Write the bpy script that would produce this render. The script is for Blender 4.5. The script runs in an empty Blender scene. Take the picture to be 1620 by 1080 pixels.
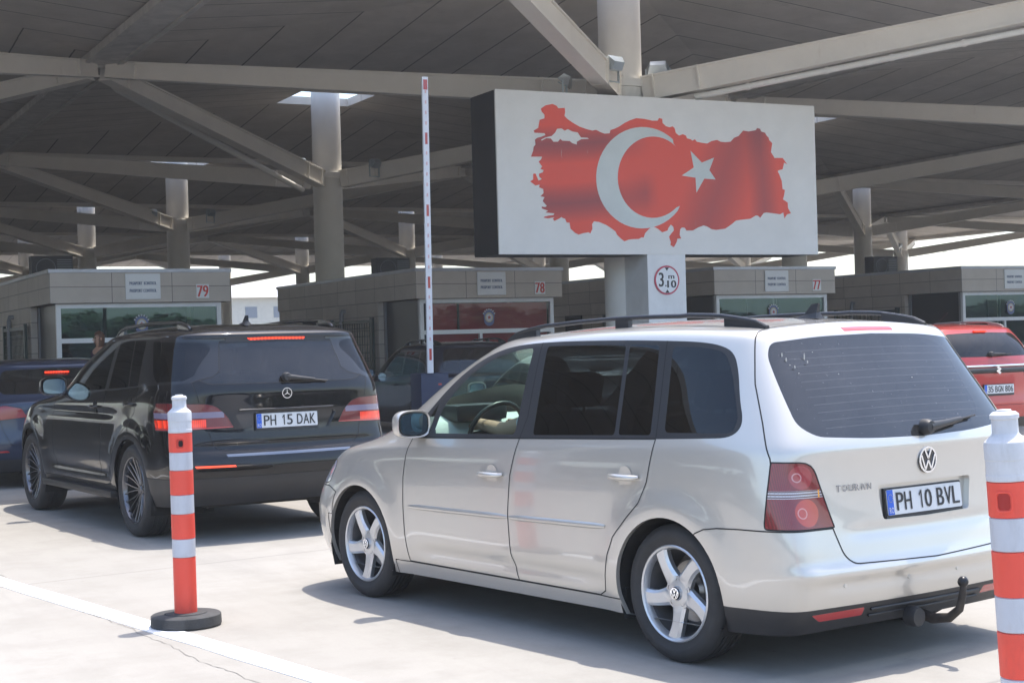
import bpy, bmesh, math, random
import numpy as np
from mathutils import Vector, Matrix
R = math.radians
random.seed(7)
SC = bpy.context.scene
COL = SC.collection

# ------------------------------------------------------------------ camera
AZ, PITCH, ROLL, FPX, CAMH = R(26.8), 0.000668, -0.027553, 2492.6, 1.4825
cam = bpy.data.cameras.new('camera'); cam.sensor_width = 36.0
cam.lens = FPX / 1620.0 * 36.0; cam.clip_start = 0.1; cam.clip_end = 3000
co = bpy.data.objects.new('camera', cam); COL.objects.link(co)
fw = Vector((math.sin(AZ) * math.cos(PITCH), math.cos(AZ) * math.cos(PITCH), math.sin(PITCH)))
rt = Vector((math.cos(AZ), -math.sin(AZ), 0)); up = rt.cross(fw)
rt2 = rt * math.cos(ROLL) + up * math.sin(ROLL); up2 = -rt * math.sin(ROLL) + up * math.cos(ROLL)
co.matrix_world = Matrix(((rt2.x, up2.x, -fw.x, 0), (rt2.y, up2.y, -fw.y, 0), (rt2.z, up2.z, -fw.z, CAMH), (0, 0, 0, 1)))
SC.camera = co

# ------------------------------------------------------------------ sky and sun
SHX, SHY = -0.94 * 0.30, -0.34 * 0.30            # shadow shift per metre of height
sund = Vector((-SHX, -SHY, 1.0)).normalized()    # towards the sun
SUN_EL = math.asin(sund.z); SUN_AZ = math.atan2(sund.x, sund.y)
w = bpy.data.worlds.new('World'); SC.world = w; w.use_nodes = True
nt = w.node_tree; nt.nodes.clear()
sky = nt.nodes.new('ShaderNodeTexSky'); sky.sky_type = 'NISHITA'; sky.sun_disc = False
sky.sun_elevation = SUN_EL; sky.sun_rotation = SUN_AZ; sky.air_density = 1.0; sky.dust_density = 2.0; sky.ozone_density = 1.0
bg = nt.nodes.new('ShaderNodeBackground'); bg.inputs[1].default_value = 0.15
wo = nt.nodes.new('ShaderNodeOutputWorld')
nt.links.new(sky.outputs[0], bg.inputs[0]); nt.links.new(bg.outputs[0], wo.inputs[0])
sl = bpy.data.lights.new('sun', 'SUN'); sl.energy = 2.05; sl.angle = R(0.6); sl.color = (1.0, 0.94, 0.86)
so = bpy.data.objects.new('sun', sl); COL.objects.link(so)
so.rotation_mode = 'QUATERNION'; so.rotation_quaternion = sund.to_track_quat('Z', 'Y')
SC.view_settings.view_transform = 'Standard'; SC.view_settings.look = 'None'
SC.view_settings.exposure = 1.50; SC.view_settings.gamma = 1.0
SC.render.engine = 'CYCLES'
SC.cycles.max_bounces = 10; SC.cycles.diffuse_bounces = 5; SC.cycles.glossy_bounces = 5; SC.cycles.transparent_max_bounces = 16
SC.cycles.caustics_reflective = False; SC.cycles.caustics_refractive = False
SC.cycles.sample_clamp_indirect = 6.0

# ------------------------------------------------------------------ materials
MATS = {}
def nodes_of(name):
    m = bpy.data.materials.new(name); m.use_nodes = True
    n = m.node_tree; b = n.nodes['Principled BSDF']; MATS[name] = m
    return m, n, b
def N(n, t, **kw):
    x = n.nodes.new(t)
    for k, v in kw.items(): setattr(x, k, v)
    return x
def mixc(n, fac, a, b, mode='MIX'):
    x = n.nodes.new('ShaderNodeMix'); x.data_type = 'RGBA'; x.blend_type = mode
    for s, v in ((0, fac), (6, a), (7, b)):
        if hasattr(v, 'links'): n.links.new(v, x.inputs[s])
        elif isinstance(v, (int, float)): x.inputs[s].default_value = v
        else: x.inputs[s].default_value = (*v, 1)
    return x.outputs[2]
def mathn(n, op, a, b=None, c=None, clamp=False):
    x = n.nodes.new('ShaderNodeMath'); x.operation = op; x.use_clamp = clamp
    for s, v in ((0, a), (1, b), (2, c)):
        if v is None: continue
        if hasattr(v, 'links'): n.links.new(v, x.inputs[s])
        else: x.inputs[s].default_value = v
    return x.outputs[0]
def ramp(n, fac, stops):
    x = n.nodes.new('ShaderNodeValToRGB'); e = x.color_ramp.elements
    while len(e) < len(stops): e.new(0.5)
    for el, (p, c) in zip(e, stops):
        el.position = p; el.color = (c, c, c, 1) if isinstance(c, (int, float)) else (*c, 1)
    n.links.new(fac, x.inputs[0]); return x.outputs[0]
def coords(n, scale=(1, 1, 1), which='Object', rot=(0, 0, 0)):
    t = n.nodes.new('ShaderNodeTexCoord'); m = n.nodes.new('ShaderNodeMapping')
    m.inputs['Scale'].default_value = scale; m.inputs['Rotation'].default_value = rot
    n.links.new(t.outputs[which], m.inputs[0]); return m.outputs[0]
def noise(n, vec, scale, detail=4, rough=0.5):
    x = n.nodes.new('ShaderNodeTexNoise'); x.inputs['Scale'].default_value = scale
    x.inputs['Detail'].default_value = detail; x.inputs['Roughness'].default_value = rough
    n.links.new(vec, x.inputs['Vector']); return x.outputs[0]
def bumpn(n, b, h, strength=0.3, dist=0.01):
    x = n.nodes.new('ShaderNodeBump'); x.inputs['Strength'].default_value = strength; x.inputs['Distance'].default_value = dist
    n.links.new(h, x.inputs['Height']); n.links.new(x.outputs[0], b.inputs['Normal'])
def pm(name, col, rough=0.5, metal=0.0, coat=0.0, var=0.0, vscale=3.0, emis=None, estr=0.0, spec=None, bump=0.0):
    m, n, b = nodes_of(name)
    b.inputs['Base Color'].default_value = (*col, 1); b.inputs['Roughness'].default_value = rough
    b.inputs['Metallic'].default_value = metal; b.inputs['Coat Weight'].default_value = coat; b.inputs['Coat Roughness'].default_value = 0.04
    if spec is not None: b.inputs['Specular IOR Level'].default_value = spec
    if emis: b.inputs['Emission Color'].default_value = (*emis, 1); b.inputs['Emission Strength'].default_value = estr
    if var or bump:
        f = noise(n, coords(n), vscale, 5, 0.6)
        if var:
            c = mixc(n, ramp(n, f, [(0.3, 0.0), (0.7, 1.0)]), tuple(x * (1 - var) for x in col), tuple(min(1, x * (1 + var)) for x in col))
            n.links.new(c, b.inputs['Base Color'])
        if bump: bumpn(n, b, noise(n, coords(n), vscale * 12, 3), bump, 0.004)
    return m
def paint(name, col, metal=0.35, rough=0.38, dust=0.10, spec=0.5, cior=1.5):
    m, n, b = nodes_of(name)
    v = coords(n)
    f = noise(n, v, 2.2, 6, 0.65)
    c = mixc(n, mathn(n, 'MULTIPLY', ramp(n, f, [(0.42, 0.0), (0.75, 1.0)]), dust), col, (0.42, 0.38, 0.33))
    n.links.new(c, b.inputs['Base Color'])
    b.inputs['Metallic'].default_value = metal; b.inputs['Roughness'].default_value = rough
    b.inputs['Coat Weight'].default_value = 1.0; b.inputs['Coat IOR'].default_value = cior; b.inputs['Specular IOR Level'].default_value = spec
    n.links.new(ramp(n, f, [(0.35, 0.02), (0.8, 0.10)]), b.inputs['Coat Roughness'])
    return m
def glassm(name, tint, refl=0.04, dirt=0.0, power=5.0):
    m = bpy.data.materials.new(name); m.use_nodes = True; n = m.node_tree; n.nodes.clear(); MATS[name] = m
    o = N(n, 'ShaderNodeOutputMaterial'); mx = N(n, 'ShaderNodeMixShader'); tr = N(n, 'ShaderNodeBsdfTransparent'); gl = N(n, 'ShaderNodeBsdfGlossy')
    tr.inputs[0].default_value = (*tint, 1); gl.inputs['Roughness'].default_value = 0.01; gl.inputs[0].default_value = (0.95, 0.97, 1, 1)
    lw = N(n, 'ShaderNodeLayerWeight'); lw.inputs[0].default_value = 0.5
    f = mathn(n, 'POWER', lw.outputs['Facing'], power)
    f = mathn(n, 'MULTIPLY_ADD', f, 0.9, refl, clamp=True)
    n.links.new(f, mx.inputs[0]); n.links.new(tr.outputs[0], mx.inputs[1]); n.links.new(gl.outputs[0], mx.inputs[2])
    last = mx.outputs[0]
    if dirt:
        df = N(n, 'ShaderNodeBsdfDiffuse'); df.inputs[0].default_value = (0.55, 0.5, 0.45, 1)
        m2 = N(n, 'ShaderNodeMixShader'); g = noise(n, coords(n), 5.0, 7, 0.7)
        n.links.new(mathn(n, 'MULTIPLY', ramp(n, g, [(0.35, 0.25), (0.75, 1.0)]), dirt), m2.inputs[0])
        n.links.new(last, m2.inputs[1]); n.links.new(df.outputs[0], m2.inputs[2]); last = m2.outputs[0]
    n.links.new(last, o.inputs[0]); return m

BLACKP = pm('black plastic', (0.022, 0.022, 0.024), 0.5, var=0.15)
BLACKG = pm('gloss black trim', (0.012, 0.012, 0.013), 0.18, coat=0.5)
GAP = pm('panel gap', (0.015, 0.015, 0.016), 0.8)
RUBBER = pm('tyre rubber', (0.032, 0.031, 0.031), 0.75, var=0.25, vscale=9, bump=0.2)
ALLOY = pm('silver alloy', (0.62, 0.63, 0.65), 0.32, metal=0.75, var=0.06)
ALLOYD = pm('dark alloy', (0.09, 0.09, 0.10), 0.3, metal=0.8)
BARREL = pm('rim barrel', (0.16, 0.16, 0.165), 0.45, metal=0.7)
DISC = pm('brake disc', (0.42, 0.40, 0.38), 0.35, metal=0.9)
CHROME = pm('chrome', (0.82, 0.83, 0.85), 0.08, metal=1.0)
WELL = pm('wheel well', (0.012, 0.012, 0.012), 0.9)
CLOTH = pm('dark seat cloth', (0.028, 0.028, 0.032), 0.9)
TRIMG = pm('light dashboard plastic', (0.55, 0.56, 0.54), 0.6)
GLSIDE = glassm('clear side glass', (0.74, 0.90, 0.84), 0.04, 0.02)
GLTINT = glassm('dark tinted glass', (0.012, 0.014, 0.018), 0.045, 0.012)
GLMID = glassm('half tinted glass', (0.16, 0.19, 0.19), 0.045, 0.015)
GLREAR = glassm('dusty rear glass', (0.10, 0.12, 0.13), 0.05, 0.03)
RED = pm('red lens', (0.26, 0.008, 0.010), 0.12, coat=1.0)
REFLECT = pm('red reflector', (0.40, 0.03, 0.03), 0.25, coat=0.6)
ORANGEL = pm('lit brake lamp', (0.35, 0.012, 0.008), 0.3, emis=(1.0, 0.045, 0.010), estr=1.0)
_n = ORANGEL.node_tree; _t = _n.nodes.new('ShaderNodeTexCoord'); _s = _n.nodes.new('ShaderNodeSeparateXYZ'); _n.links.new(_t.outputs['Object'], _s.inputs[0])
_f = mathn(_n, 'SINE', mathn(_n, 'MULTIPLY', _s.outputs[1], 210.0)); _n.links.new(mathn(_n, 'MULTIPLY_ADD', _f, 0.55, 0.75), _n.nodes['Principled BSDF'].inputs['Emission Strength'])
LITRED = pm('lit tail lens and reflector glow', (0.55, 0.02, 0.02), 0.25, coat=0.8, emis=(1.0, 0.09, 0.02), estr=0.55)
CLEARL = pm('clear lamp lens', (0.55, 0.56, 0.60), 0.12, metal=0.4, coat=1.0)
PLATEW = pm('plate white', (0.62, 0.63, 0.64), 0.35)
PLATEB = pm('plate blue', (0.01, 0.10, 0.55), 0.35)
INK = pm('black lettering', (0.015, 0.015, 0.018), 0.45)
SKIN = pm('skin', (0.50, 0.29, 0.20), 0.5)
MIRRORG = pm('mirror glass', (0.38, 0.46, 0.50), 0.02, metal=1.0)

# ------------------------------------------------------------------ object helpers
def tag(o, label=None, cat=None, group=None, kind=None):
    if label: o['label'] = label
    if cat: o['category'] = cat
    if group: o['group'] = group
    if kind: o['kind'] = kind
    return o
def empty(name, loc=(0, 0, 0), rz=0.0, label=None, cat=None, group=None):
    o = bpy.data.objects.new(name, None); COL.objects.link(o); o.location = loc; o.rotation_euler = (0, 0, rz)
    o.empty_display_size = 0.3
    return tag(o, label, cat, group)
def link(name, me, mat, parent=None, loc=None, rot=None):
    mats = mat if isinstance(mat, (list, tuple)) else [mat]
    for m in mats: me.materials.append(m)
    o = bpy.data.objects.new(name, me); COL.objects.link(o)
    if parent: o.parent = parent
    if loc is not None: o.location = loc
    if rot is not None: o.rotation_euler = rot
    return o
def smooth(me, ang=35):
    me.polygons.foreach_set('use_smooth', [True] * len(me.polygons))
    try: me.set_sharp_from_angle(angle=R(ang))
    except Exception: pass
class MB:
    """collects shapes into one mesh"""
    def __init__(s): s.v = []; s.f = []; s.m = []
    def add(s, v, f, mi=0):
        k = len(s.v); s.v += [tuple(p) for p in v]; s.f += [tuple(i + k for i in q) for q in f]; s.m += [mi] * len(f); return s
    def box(s, x0, x1, y0, y1, z0, z1, mi=0):
        v = [(x0,y0,z0),(x1,y0,z0),(x1,y1,z0),(x0,y1,z0),(x0,y0,z1),(x1,y0,z1),(x1,y1,z1),(x0,y1,z1)]
        return s.add(v, [(0,3,2,1),(4,5,6,7),(0,1,5,4),(1,2,6,5),(2,3,7,6),(3,0,4,7)], mi)
    def bevbox(s, x0, x1, y0, y1, z0, z1, b=0.01, mi=0):
        bm = bmesh.new(); bmesh.ops.create_cube(bm, size=1.0)
        for v in bm.verts: v.co = Vector(((x0+x1)/2 + v.co.x*(x1-x0), (y0+y1)/2 + v.co.y*(y1-y0), (z0+z1)/2 + v.co.z*(z1-z0)))
        bmesh.ops.bevel(bm, geom=bm.edges[:], offset=b, segments=2, profile=0.7, affect='EDGES')
        bm.verts.index_update()
        s.add([v.co[:] for v in bm.verts], [[v.index for v in f.verts] for f in bm.faces], mi); bm.free(); return s
    def beam(s, a, b, w0, h0, w1=None, h1=None, mi=0, lift=0.0):
        """rectangular bar from a to b; width horizontal, height in the vertical plane"""
        a = Vector(a); b = Vector(b); w1 = w0 if w1 is None else w1; h1 = h0 if h1 is None else h1
        d = (b - a).normalized(); sd = d.cross(Vector((0, 0, 1)))
        sd = Vector((1, 0, 0)) if sd.length < 1e-4 else sd.normalized(); u = sd.cross(d)
        v = []
        for p, ww, hh in ((a, w0, h0), (b, w1, h1)):
            for sx, sz in ((-1, -1), (1, -1), (1, 1), (-1, 1)): v.append(p + sd * (sx * ww / 2) + u * (sz * hh / 2 + lift))
        return s.add([p[:] for p in v], [(0,1,2,3),(7,6,5,4),(0,4,5,1),(1,5,6,2),(2,6,7,3),(3,7,4,0)], mi)
    def ibeam(s, a, b, w, h0, h1, t=0.035, mi=0):
        a = Vector(a); b = Vector(b)
        d = (b - a).normalized(); sd = d.cross(Vector((0, 0, 1))).normalized(); u = sd.cross(d)
        for sgn in (-1, 1):
            s.beam(a + u * sgn * (h0/2 - t/2), b + u * sgn * (h1/2 - t/2), w, t, mi=mi)
        s.beam(a, b, w * 0.72, h0 - 2*t, w * 0.72, h1 - 2*t, mi=mi)
        return s
    def tube(s, pts, r, seg=8, mi=0, cap=True, rr=None):
        pts = [Vector(p) for p in pts]; n = len(pts); v = []; prev = None
        for i, p in enumerate(pts):
            d = (pts[min(i+1, n-1)] - pts[max(i-1, 0)]).normalized()
            if prev is None:
                q = d.orthogonal().normalized()
            else:
                q = (prev - d * prev.dot(d)).normalized()
            prev = q; b = d.cross(q); ri = rr[i] if rr else r
            for k in range(seg):
                a = 2 * math.pi * k / seg; v.append((p + (q * math.cos(a) + b * math.sin(a)) * ri)[:])
        f = []
        for i in range(n-1):
            for k in range(seg):
                k2 = (k+1) % seg; f.append((i*seg+k, i*seg+k2, (i+1)*seg+k2, (i+1)*seg+k))
        if cap: f.append(tuple(range(seg))[::-1]); f.append(tuple((n-1)*seg + k for k in range(seg)))
        return s.add(v, f, mi)
    def lathe(s, prof, axis='z', seg=32, c=(0, 0, 0), mi=0):
        """prof: (r, h) list"""
        v = []
        for r, h in prof:
            for k in range(seg):
                a = 2 * math.pi * k / seg; x, y = r * math.cos(a), r * math.sin(a)
                p = (x, y, h) if axis == 'z' else ((x, h, y) if axis == 'y' else (h, x, y))
                v.append((p[0]+c[0], p[1]+c[1], p[2]+c[2]))
        f = []
        for i in range(len(prof)-1):
            for k in range(seg):
                k2 = (k+1) % seg; q = (i*seg+k, i*seg+k2, (i+1)*seg+k2, (i+1)*seg+k)
                f.append(q if axis != 'y' else q[::-1])
        return s.add(v, f, mi)
    def poly(s, pts, thick, frame, mi=0):
        """flat shape with thickness: pts 2D, frame=(origin,u,v) ; extruded along -u x v ... front face at origin plane"""
        from mathutils.geometry import tessellate_polygon
        o, u, v = (Vector(q) for q in frame); nrm = u.cross(v).normalized()
        tri = tessellate_polygon([[Vector((x, y, 0)) for x, y in pts]])
        fr = [(o + u*x + v*y)[:] for x, y in pts]; bk = [(o + u*x + v*y - nrm*thick)[:] for x, y in pts]
        n = len(pts); area = sum(pts[i][0]*pts[(i+1)%n][1] - pts[(i+1)%n][0]*pts[i][1] for i in range(n))
        f = []
        for t in tri:
            a, b, c = t
            ar = (pts[b][0]-pts[a][0])*(pts[c][1]-pts[a][1]) - (pts[c][0]-pts[a][0])*(pts[b][1]-pts[a][1])
            t = (a, b, c) if ar > 0 else (a, c, b)
            f.append(t); f.append((t[2]+n, t[1]+n, t[0]+n))
        for i in range(n):
            j = (i+1) % n; f.append((i, i+n, j+n, j) if area > 0 else (j, j+n, i+n, i))
        return s.add(fr + bk, f, mi)
    def build(s, name, mat, parent=None, sm=None, loc=None, rot=None):
        me = bpy.data.meshes.new(name); me.from_pydata(s.v, [], s.f); me.update()
        if any(s.m): me.polygons.foreach_set('material_index', s.m)
        if sm: smooth(me, sm)
        return link(name, me, mat, parent, loc, rot)
_tc = {}
def text_geo(body):
    if body not in _tc:
        cu = bpy.data.curves.new('t', 'FONT'); cu.body = body; cu.resolution_u = 3; cu.space_character = 1.02
        ob = bpy.data.objects.new('t', cu); COL.objects.link(ob)
        dg = bpy.context.evaluated_depsgraph_get(); dg.update()
        me = bpy.data.meshes.new_from_object(ob.evaluated_get(dg))
        v = [tuple(p.co) for p in me.vertices]; f = [tuple(p.vertices) for p in me.polygons]
        bpy.data.objects.remove(ob); bpy.data.curves.remove(cu); bpy.data.meshes.remove(me)
        _tc[body] = (v, f)
    return _tc[body]
def add_text(mb, body, frame, box, thick=0.002, mi=0, bold=0.0):
    if body == '1':      # plain DIN style one
        o, u, w_ = (Vector(q) for q in frame); x0, x1, y0, y1 = box; s_ = (x1-x0)*0.36+bold
        pts = [(x1-s_, y0), (x1, y0), (x1, y1), (x1-s_*0.8, y1), (x0, y1-(y1-y0)*0.22), (x0, y1-(y1-y0)*0.36), (x1-s_, y1-(y1-y0)*0.17)]
        mb.add([(o+u*x+w_*y)[:] for x, y in pts], [(0, 1, 2, 6), (6, 2, 3), (4, 5, 6, 3)]); return
    """text filling box (x0,x1,y0,y1) in the frame (origin,u,v)"""
    v, f = text_geo(body); o, u, w_ = (Vector(q) for q in frame); n = u.cross(w_).normalized()
    xs = [p[0] for p in v]; ys = [p[1] for p in v]; x0, x1, y0, y1 = box
    sx = (x1-x0) / (max(xs)-min(xs)); sy = (y1-y0) / (max(ys)-min(ys))
    for ox in ([0.0] if not bold else [-bold, 0.0, bold]):
        fr = [(o + u*(x0 + (p[0]-min(xs))*sx + ox) + w_*(y0 + (p[1]-min(ys))*sy) + n*(0.0004*(ox > 0) - 0.0004*(ox < 0)))[:] for p in v]
        mb.add(fr, f, mi)
def round_rect(x0, x1, y0, y1, r, k=4):
    o = []
    for cx, cy, a0 in ((x1-r, y1-r, 0), (x0+r, y1-r, 90), (x0+r, y0+r, 180), (x1-r, y0+r, 270)):
        for i in range(k+1):
            a = R(a0 + 90*i/k); o.append((cx + r*math.cos(a), cy + r*math.sin(a)))
    return o
def fillet(pts, r, k=4):
    """round the corners of a closed polygon; r number or list"""
    n = len(pts); o = []
    for i in range(n):
        p = Vector(pts[i]); a = Vector(pts[i-1]); b = Vector(pts[(i+1) % n]); ri = r[i] if isinstance(r, (list, tuple)) else r
        if ri <= 0: o.append(tuple(p)); continue
        da = (a-p); db = (b-p); q = min(ri, da.length*0.45, db.length*0.45); A = p + da.normalized()*q; B = p + db.normalized()*q
        for j in range(k+1):
            t = j/k; o.append(tuple(A*(1-t)**2 + p*2*t*(1-t) + B*t*t))
    return o

# ================================================================== SETTING
# concrete ground
def ground_mat():
    m, n, b = nodes_of('sunlit concrete')
    v = coords(n)
    big = noise(n, v, 0.35, 6, 0.6); mid = noise(n, v, 2.3, 8, 0.68); fine = noise(n, v, 60, 3, 0.6)
    c = mixc(n, ramp(n, big, [(0.3, 0.0), (0.7, 1.0)]), (0.29, 0.272, 0.242), (0.35, 0.332, 0.30))
    c = mixc(n, mathn(n, 'MULTIPLY', ramp(n, mid, [(0.45, 0.0), (0.72, 1.0)]), 0.65), c, (0.245, 0.228, 0.20))
    c = mixc(n, mathn(n, 'MULTIPLY', ramp(n, fine, [(0.3, 1.0), (0.5, 0.0)]), 0.25), c, (0.25, 0.24, 0.22))
    # dark spots and oil stains
    vo = N(n, 'ShaderNodeTexVoronoi'); vo.inputs['Scale'].default_value = 1.1; n.links.new(v, vo.inputs['Vector'])
    c = mixc(n, mathn(n, 'MULTIPLY', ramp(n, vo.outputs['Distance'], [(0.02, 1.0), (0.045, 0.0)]), 0.6), c, (0.14, 0.13, 0.12))
    # brushed streaks along the lanes
    st = noise(n, coords(n, (9, 0.5, 1), rot=(0, 0, R(-10.2))), 1.2, 5, 0.6)
    c = mixc(n, mathn(n, 'MULTIPLY', ramp(n, st, [(0.5, 0.0), (0.8, 1.0)]), 0.45), c, (0.27, 0.255, 0.23))
    oil = noise(n, v, 0.8, 5, 0.75); c = mixc(n, mathn(n, 'MULTIPLY', ramp(n, oil, [(0.60, 0.0), (0.72, 1.0)]), 0.30), c, (0.20, 0.19, 0.175))
    vo2 = N(n, 'ShaderNodeTexVoronoi'); vo2.inputs['Scale'].default_value = 2.6; n.links.new(v, vo2.inputs['Vector'])
    c = mixc(n, mathn(n, 'MULTIPLY', ramp(n, vo2.outputs['Distance'], [(0.015, 1.0), (0.04, 0.0)]), 0.5), c, (0.16, 0.15, 0.14))
    # tyre tracks along the lanes
    sp = N(n, 'ShaderNodeSeparateXYZ'); n.links.new(coords(n, rot=(0, 0, R(-10.2))), sp.inputs[0]); tr = None
    for u0 in (0.65, 2.15, 5.0, 6.5):
        q_ = ramp(n, mathn(n, 'ABSOLUTE', mathn(n, 'SUBTRACT', sp.outputs[0], u0)), [(0.05, 1.0), (0.26, 0.0)]); tr = q_ if tr is None else mathn(n, 'MAXIMUM', tr, q_)
    tn = ramp(n, noise(n, coords(n, (3, 0.4, 1), rot=(0, 0, R(-10.2))), 1.6, 6, 0.7), [(0.38, 0.0), (0.66, 1.0)])
    c = mixc(n, mathn(n, 'MULTIPLY', mathn(n, 'MULTIPLY', tr, tn), 0.38), c, (0.20, 0.19, 0.175))
    # slab joints
    for q, per in ((1, 6.0),):
        fr_ = mathn(n, 'FRACT', mathn(n, 'MULTIPLY', mathn(n, 'ADD', sp.outputs[q], 1.9), 1/per)); dd = mathn(n, 'MINIMUM', fr_, mathn(n, 'SUBTRACT', 1.0, fr_))
        c = mixc(n, mathn(n, 'MULTIPLY', ramp(n, dd, [(0.0006, 1.0), (0.0013, 0.0)]), 0.55), c, (0.16, 0.15, 0.14))
    n.links.new(c, b.inputs['Base Color']); b.inputs['Roughness'].default_value = 0.85
    bumpn(n, b, fine, 0.25, 0.004); return m
MB().add([(-300,-250,0),(400,-250,0),(400,450,0),(-300,450,0)], [(0,1,2,3)]).build('ground', ground_mat()).update_tag()
tag(bpy.data.objects['ground'], kind='structure')
def linemat():
    m, n, b = nodes_of('worn road paint'); v = coords(n)
    wn = ramp(n, noise(n, v, 22, 6, 0.75), [(0.56, 0.0), (0.66, 1.0)])
    n.links.new(mixc(n, mathn(n, 'MULTIPLY', wn, 0.6), (0.80, 0.795, 0.78), (0.38, 0.36, 0.33)), b.inputs['Base Color']); b.inputs['Roughness'].default_value = 0.7; return m
PAINTW = linemat()
mb = MB(); n_ = 60; L0 = Vector((1.53, 11.4)); L1 = Vector((2.63, 5.4)); dl = (L1-L0).normalized(); sn = Vector((-dl.y, dl.x))
ext0 = L0 - dl*4.0; ext1 = L1 + dl*14; pv = []
rnd = random.Random(3)
for i in range(n_+1):
    p = ext0.lerp(ext1, i/n_)
    for s in (-1, 1):
        q = p + sn*s*(0.074 + rnd.uniform(-0.006, 0.006)); pv.append((q.x, q.y, 0.004))
nv = len(pv); pv += [(x, y, -0.001) for x, y, z in pv]
mb.add(pv, [(2*i, 2*i+1, 2*i+3, 2*i+2) for i in range(n_)] + [(2*i+s, 2*i+2+s, nv+2*i+2+s, nv+2*i+s) for i in range(n_) for s in (0, 1)])
tag(mb.build('lane_line', PAINTW), kind='structure')
# thin cracks / slab joint running beside the line
mb = MB(); CR = pm('crack', (0.235, 0.22, 0.198), 0.9)
def crack(a, b, wd, seed, amp=0.03, n=160):
    r_ = random.Random(seed); a = Vector(a); b = Vector(b); d = (b-a).normalized(); s_ = Vector((-d.y, d.x)); pv = []; off = 0
    for i in range(n+1):
        off = off*0.93 + r_.uniform(-1, 1)*amp*0.35; p = a.lerp(b, i/n) + s_*off
        ww = wd*r_.uniform(0.25, 1.4)
        pv += [((p+s_*ww).x, (p+s_*ww).y, 0.0022), ((p-s_*ww).x, (p-s_*ww).y, 0.0022)]
    mb.add(pv, [(2*i, 2*i+1, 2*i+3, 2*i+2) for i in range(n)])
crack((1.42, 13.8), (2.14, 6.5), 0.0028, 1); crack((2.14, 6.5), (2.5, 3.0), 0.0028, 2)
tag(mb.build('ground_crack', CR), kind='structure')

# ---------------------------------------------------------------- islands
KERB = pm('kerb concrete', (0.38, 0.37, 0.35), 0.8, var=0.15, vscale=2)
BX = [5.56 + 7.4*k for k in range(4)]
for x in BX:
    tag(MB().bevbox(x-0.2, x+3.65, 18.5, 52, -0.05, 0.14, 0.03).build('traffic_island', KERB), kind='structure')

# ---------------------------------------------------------------- canopy
def plank_mat():
    m, n, b = nodes_of('precast roof planks')
    uv = N(n, 'ShaderNodeTexCoord').outputs['UV']; sp = N(n, 'ShaderNodeSeparateXYZ'); n.links.new(uv, sp.inputs[0])
    ob = coords(n)
    wob = mathn(n, 'MULTIPLY_ADD', noise(n, ob, 6, 4, 0.7), 0.03, -0.015)
    u = mathn(n, 'FRACT', mathn(n, 'ADD', sp.outputs[0], wob))
    d = mathn(n, 'MINIMUM', u, mathn(n, 'SUBTRACT', 1.0, u))
    line = ramp(n, d, [(0.006, 1.0), (0.020, 0.0)])
    var = ramp(n, noise(n, ob, 0.9, 3, 0.6), [(0.35, 0.0), (0.65, 1.0)])
    # every plank its own shade
    wn = N(n, 'ShaderNodeTexWhiteNoise', noise_dimensions='1D'); n.links.new(mathn(n, 'FLOOR', mathn(n, 'ADD', sp.outputs[0], wob)), wn.inputs['W'])
    c = mixc(n, var, (0.56, 0.515, 0.46), (0.66, 0.605, 0.545))
    c = mixc(n, mathn(n, 'MULTIPLY', wn.outputs[0], 0.22), c, (0.46, 0.43, 0.39))
    c = mixc(n, mathn(n, 'MULTIPLY', ramp(n, noise(n, ob, 3.5, 7, 0.7), [(0.5, 0.0), (0.75, 1.0)]), 0.4), c, (0.42, 0.375, 0.33))
    c = mixc(n, mathn(n, 'MULTIPLY', line, 0.85), c, (0.06, 0.055, 0.05))
    n.links.new(c, b.inputs['Base Color']); b.inputs['Roughness'].default_value = 0.9
    return m
PLANK = plank_mat()
def steel_mat(name, base, rust=0.25):
    m, n, b = nodes_of(name); v = coords(n)
    f = noise(n, v, 1.3, 6, 0.7); g = noise(n, coords(n, (1, 1, 0.25)), 5.0, 5, 0.7)
    c = mixc(n, ramp(n, f, [(0.3, 0.0), (0.7, 1.0)]), tuple(x*0.90 for x in base), base)
    c = mixc(n, mathn(n, 'MULTIPLY', ramp(n, g, [(0.62, 0.0), (0.80, 1.0)]), rust), c, (0.36, 0.25, 0.17))
    n.links.new(c, b.inputs['Base Color']); b.inputs['Roughness'].default_value = 0.5; return m
STEEL = steel_mat('painted cream steel', (0.82, 0.775, 0.70))
STEELD = pm('dull grey valley lining', (0.60, 0.565, 0.52), 0.8, var=0.15)
COLM = steel_mat('painted white column', (0.80, 0.775, 0.72), 0.12)
CX0, CY0, CS = 15.04, 25.03, 15.67; HB = CS/2; ZE, ZT, HO = 7.56, 8.27, 1.05
canopy = empty('canopy', (CX0, CY0, 0), 0, 'grey concrete canopy over the booths, carried by cream steel arms and round columns', 'canopy')
cinv = Matrix.Translation((-CX0, -CY0, 0))
def cbuild(mb, name, mat, sm=None):
    mb.v = [(x-CX0, y-CY0, z) for x, y, z in mb.v]; return mb.build(name, mat, canopy, sm)
panel_me = None
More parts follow.
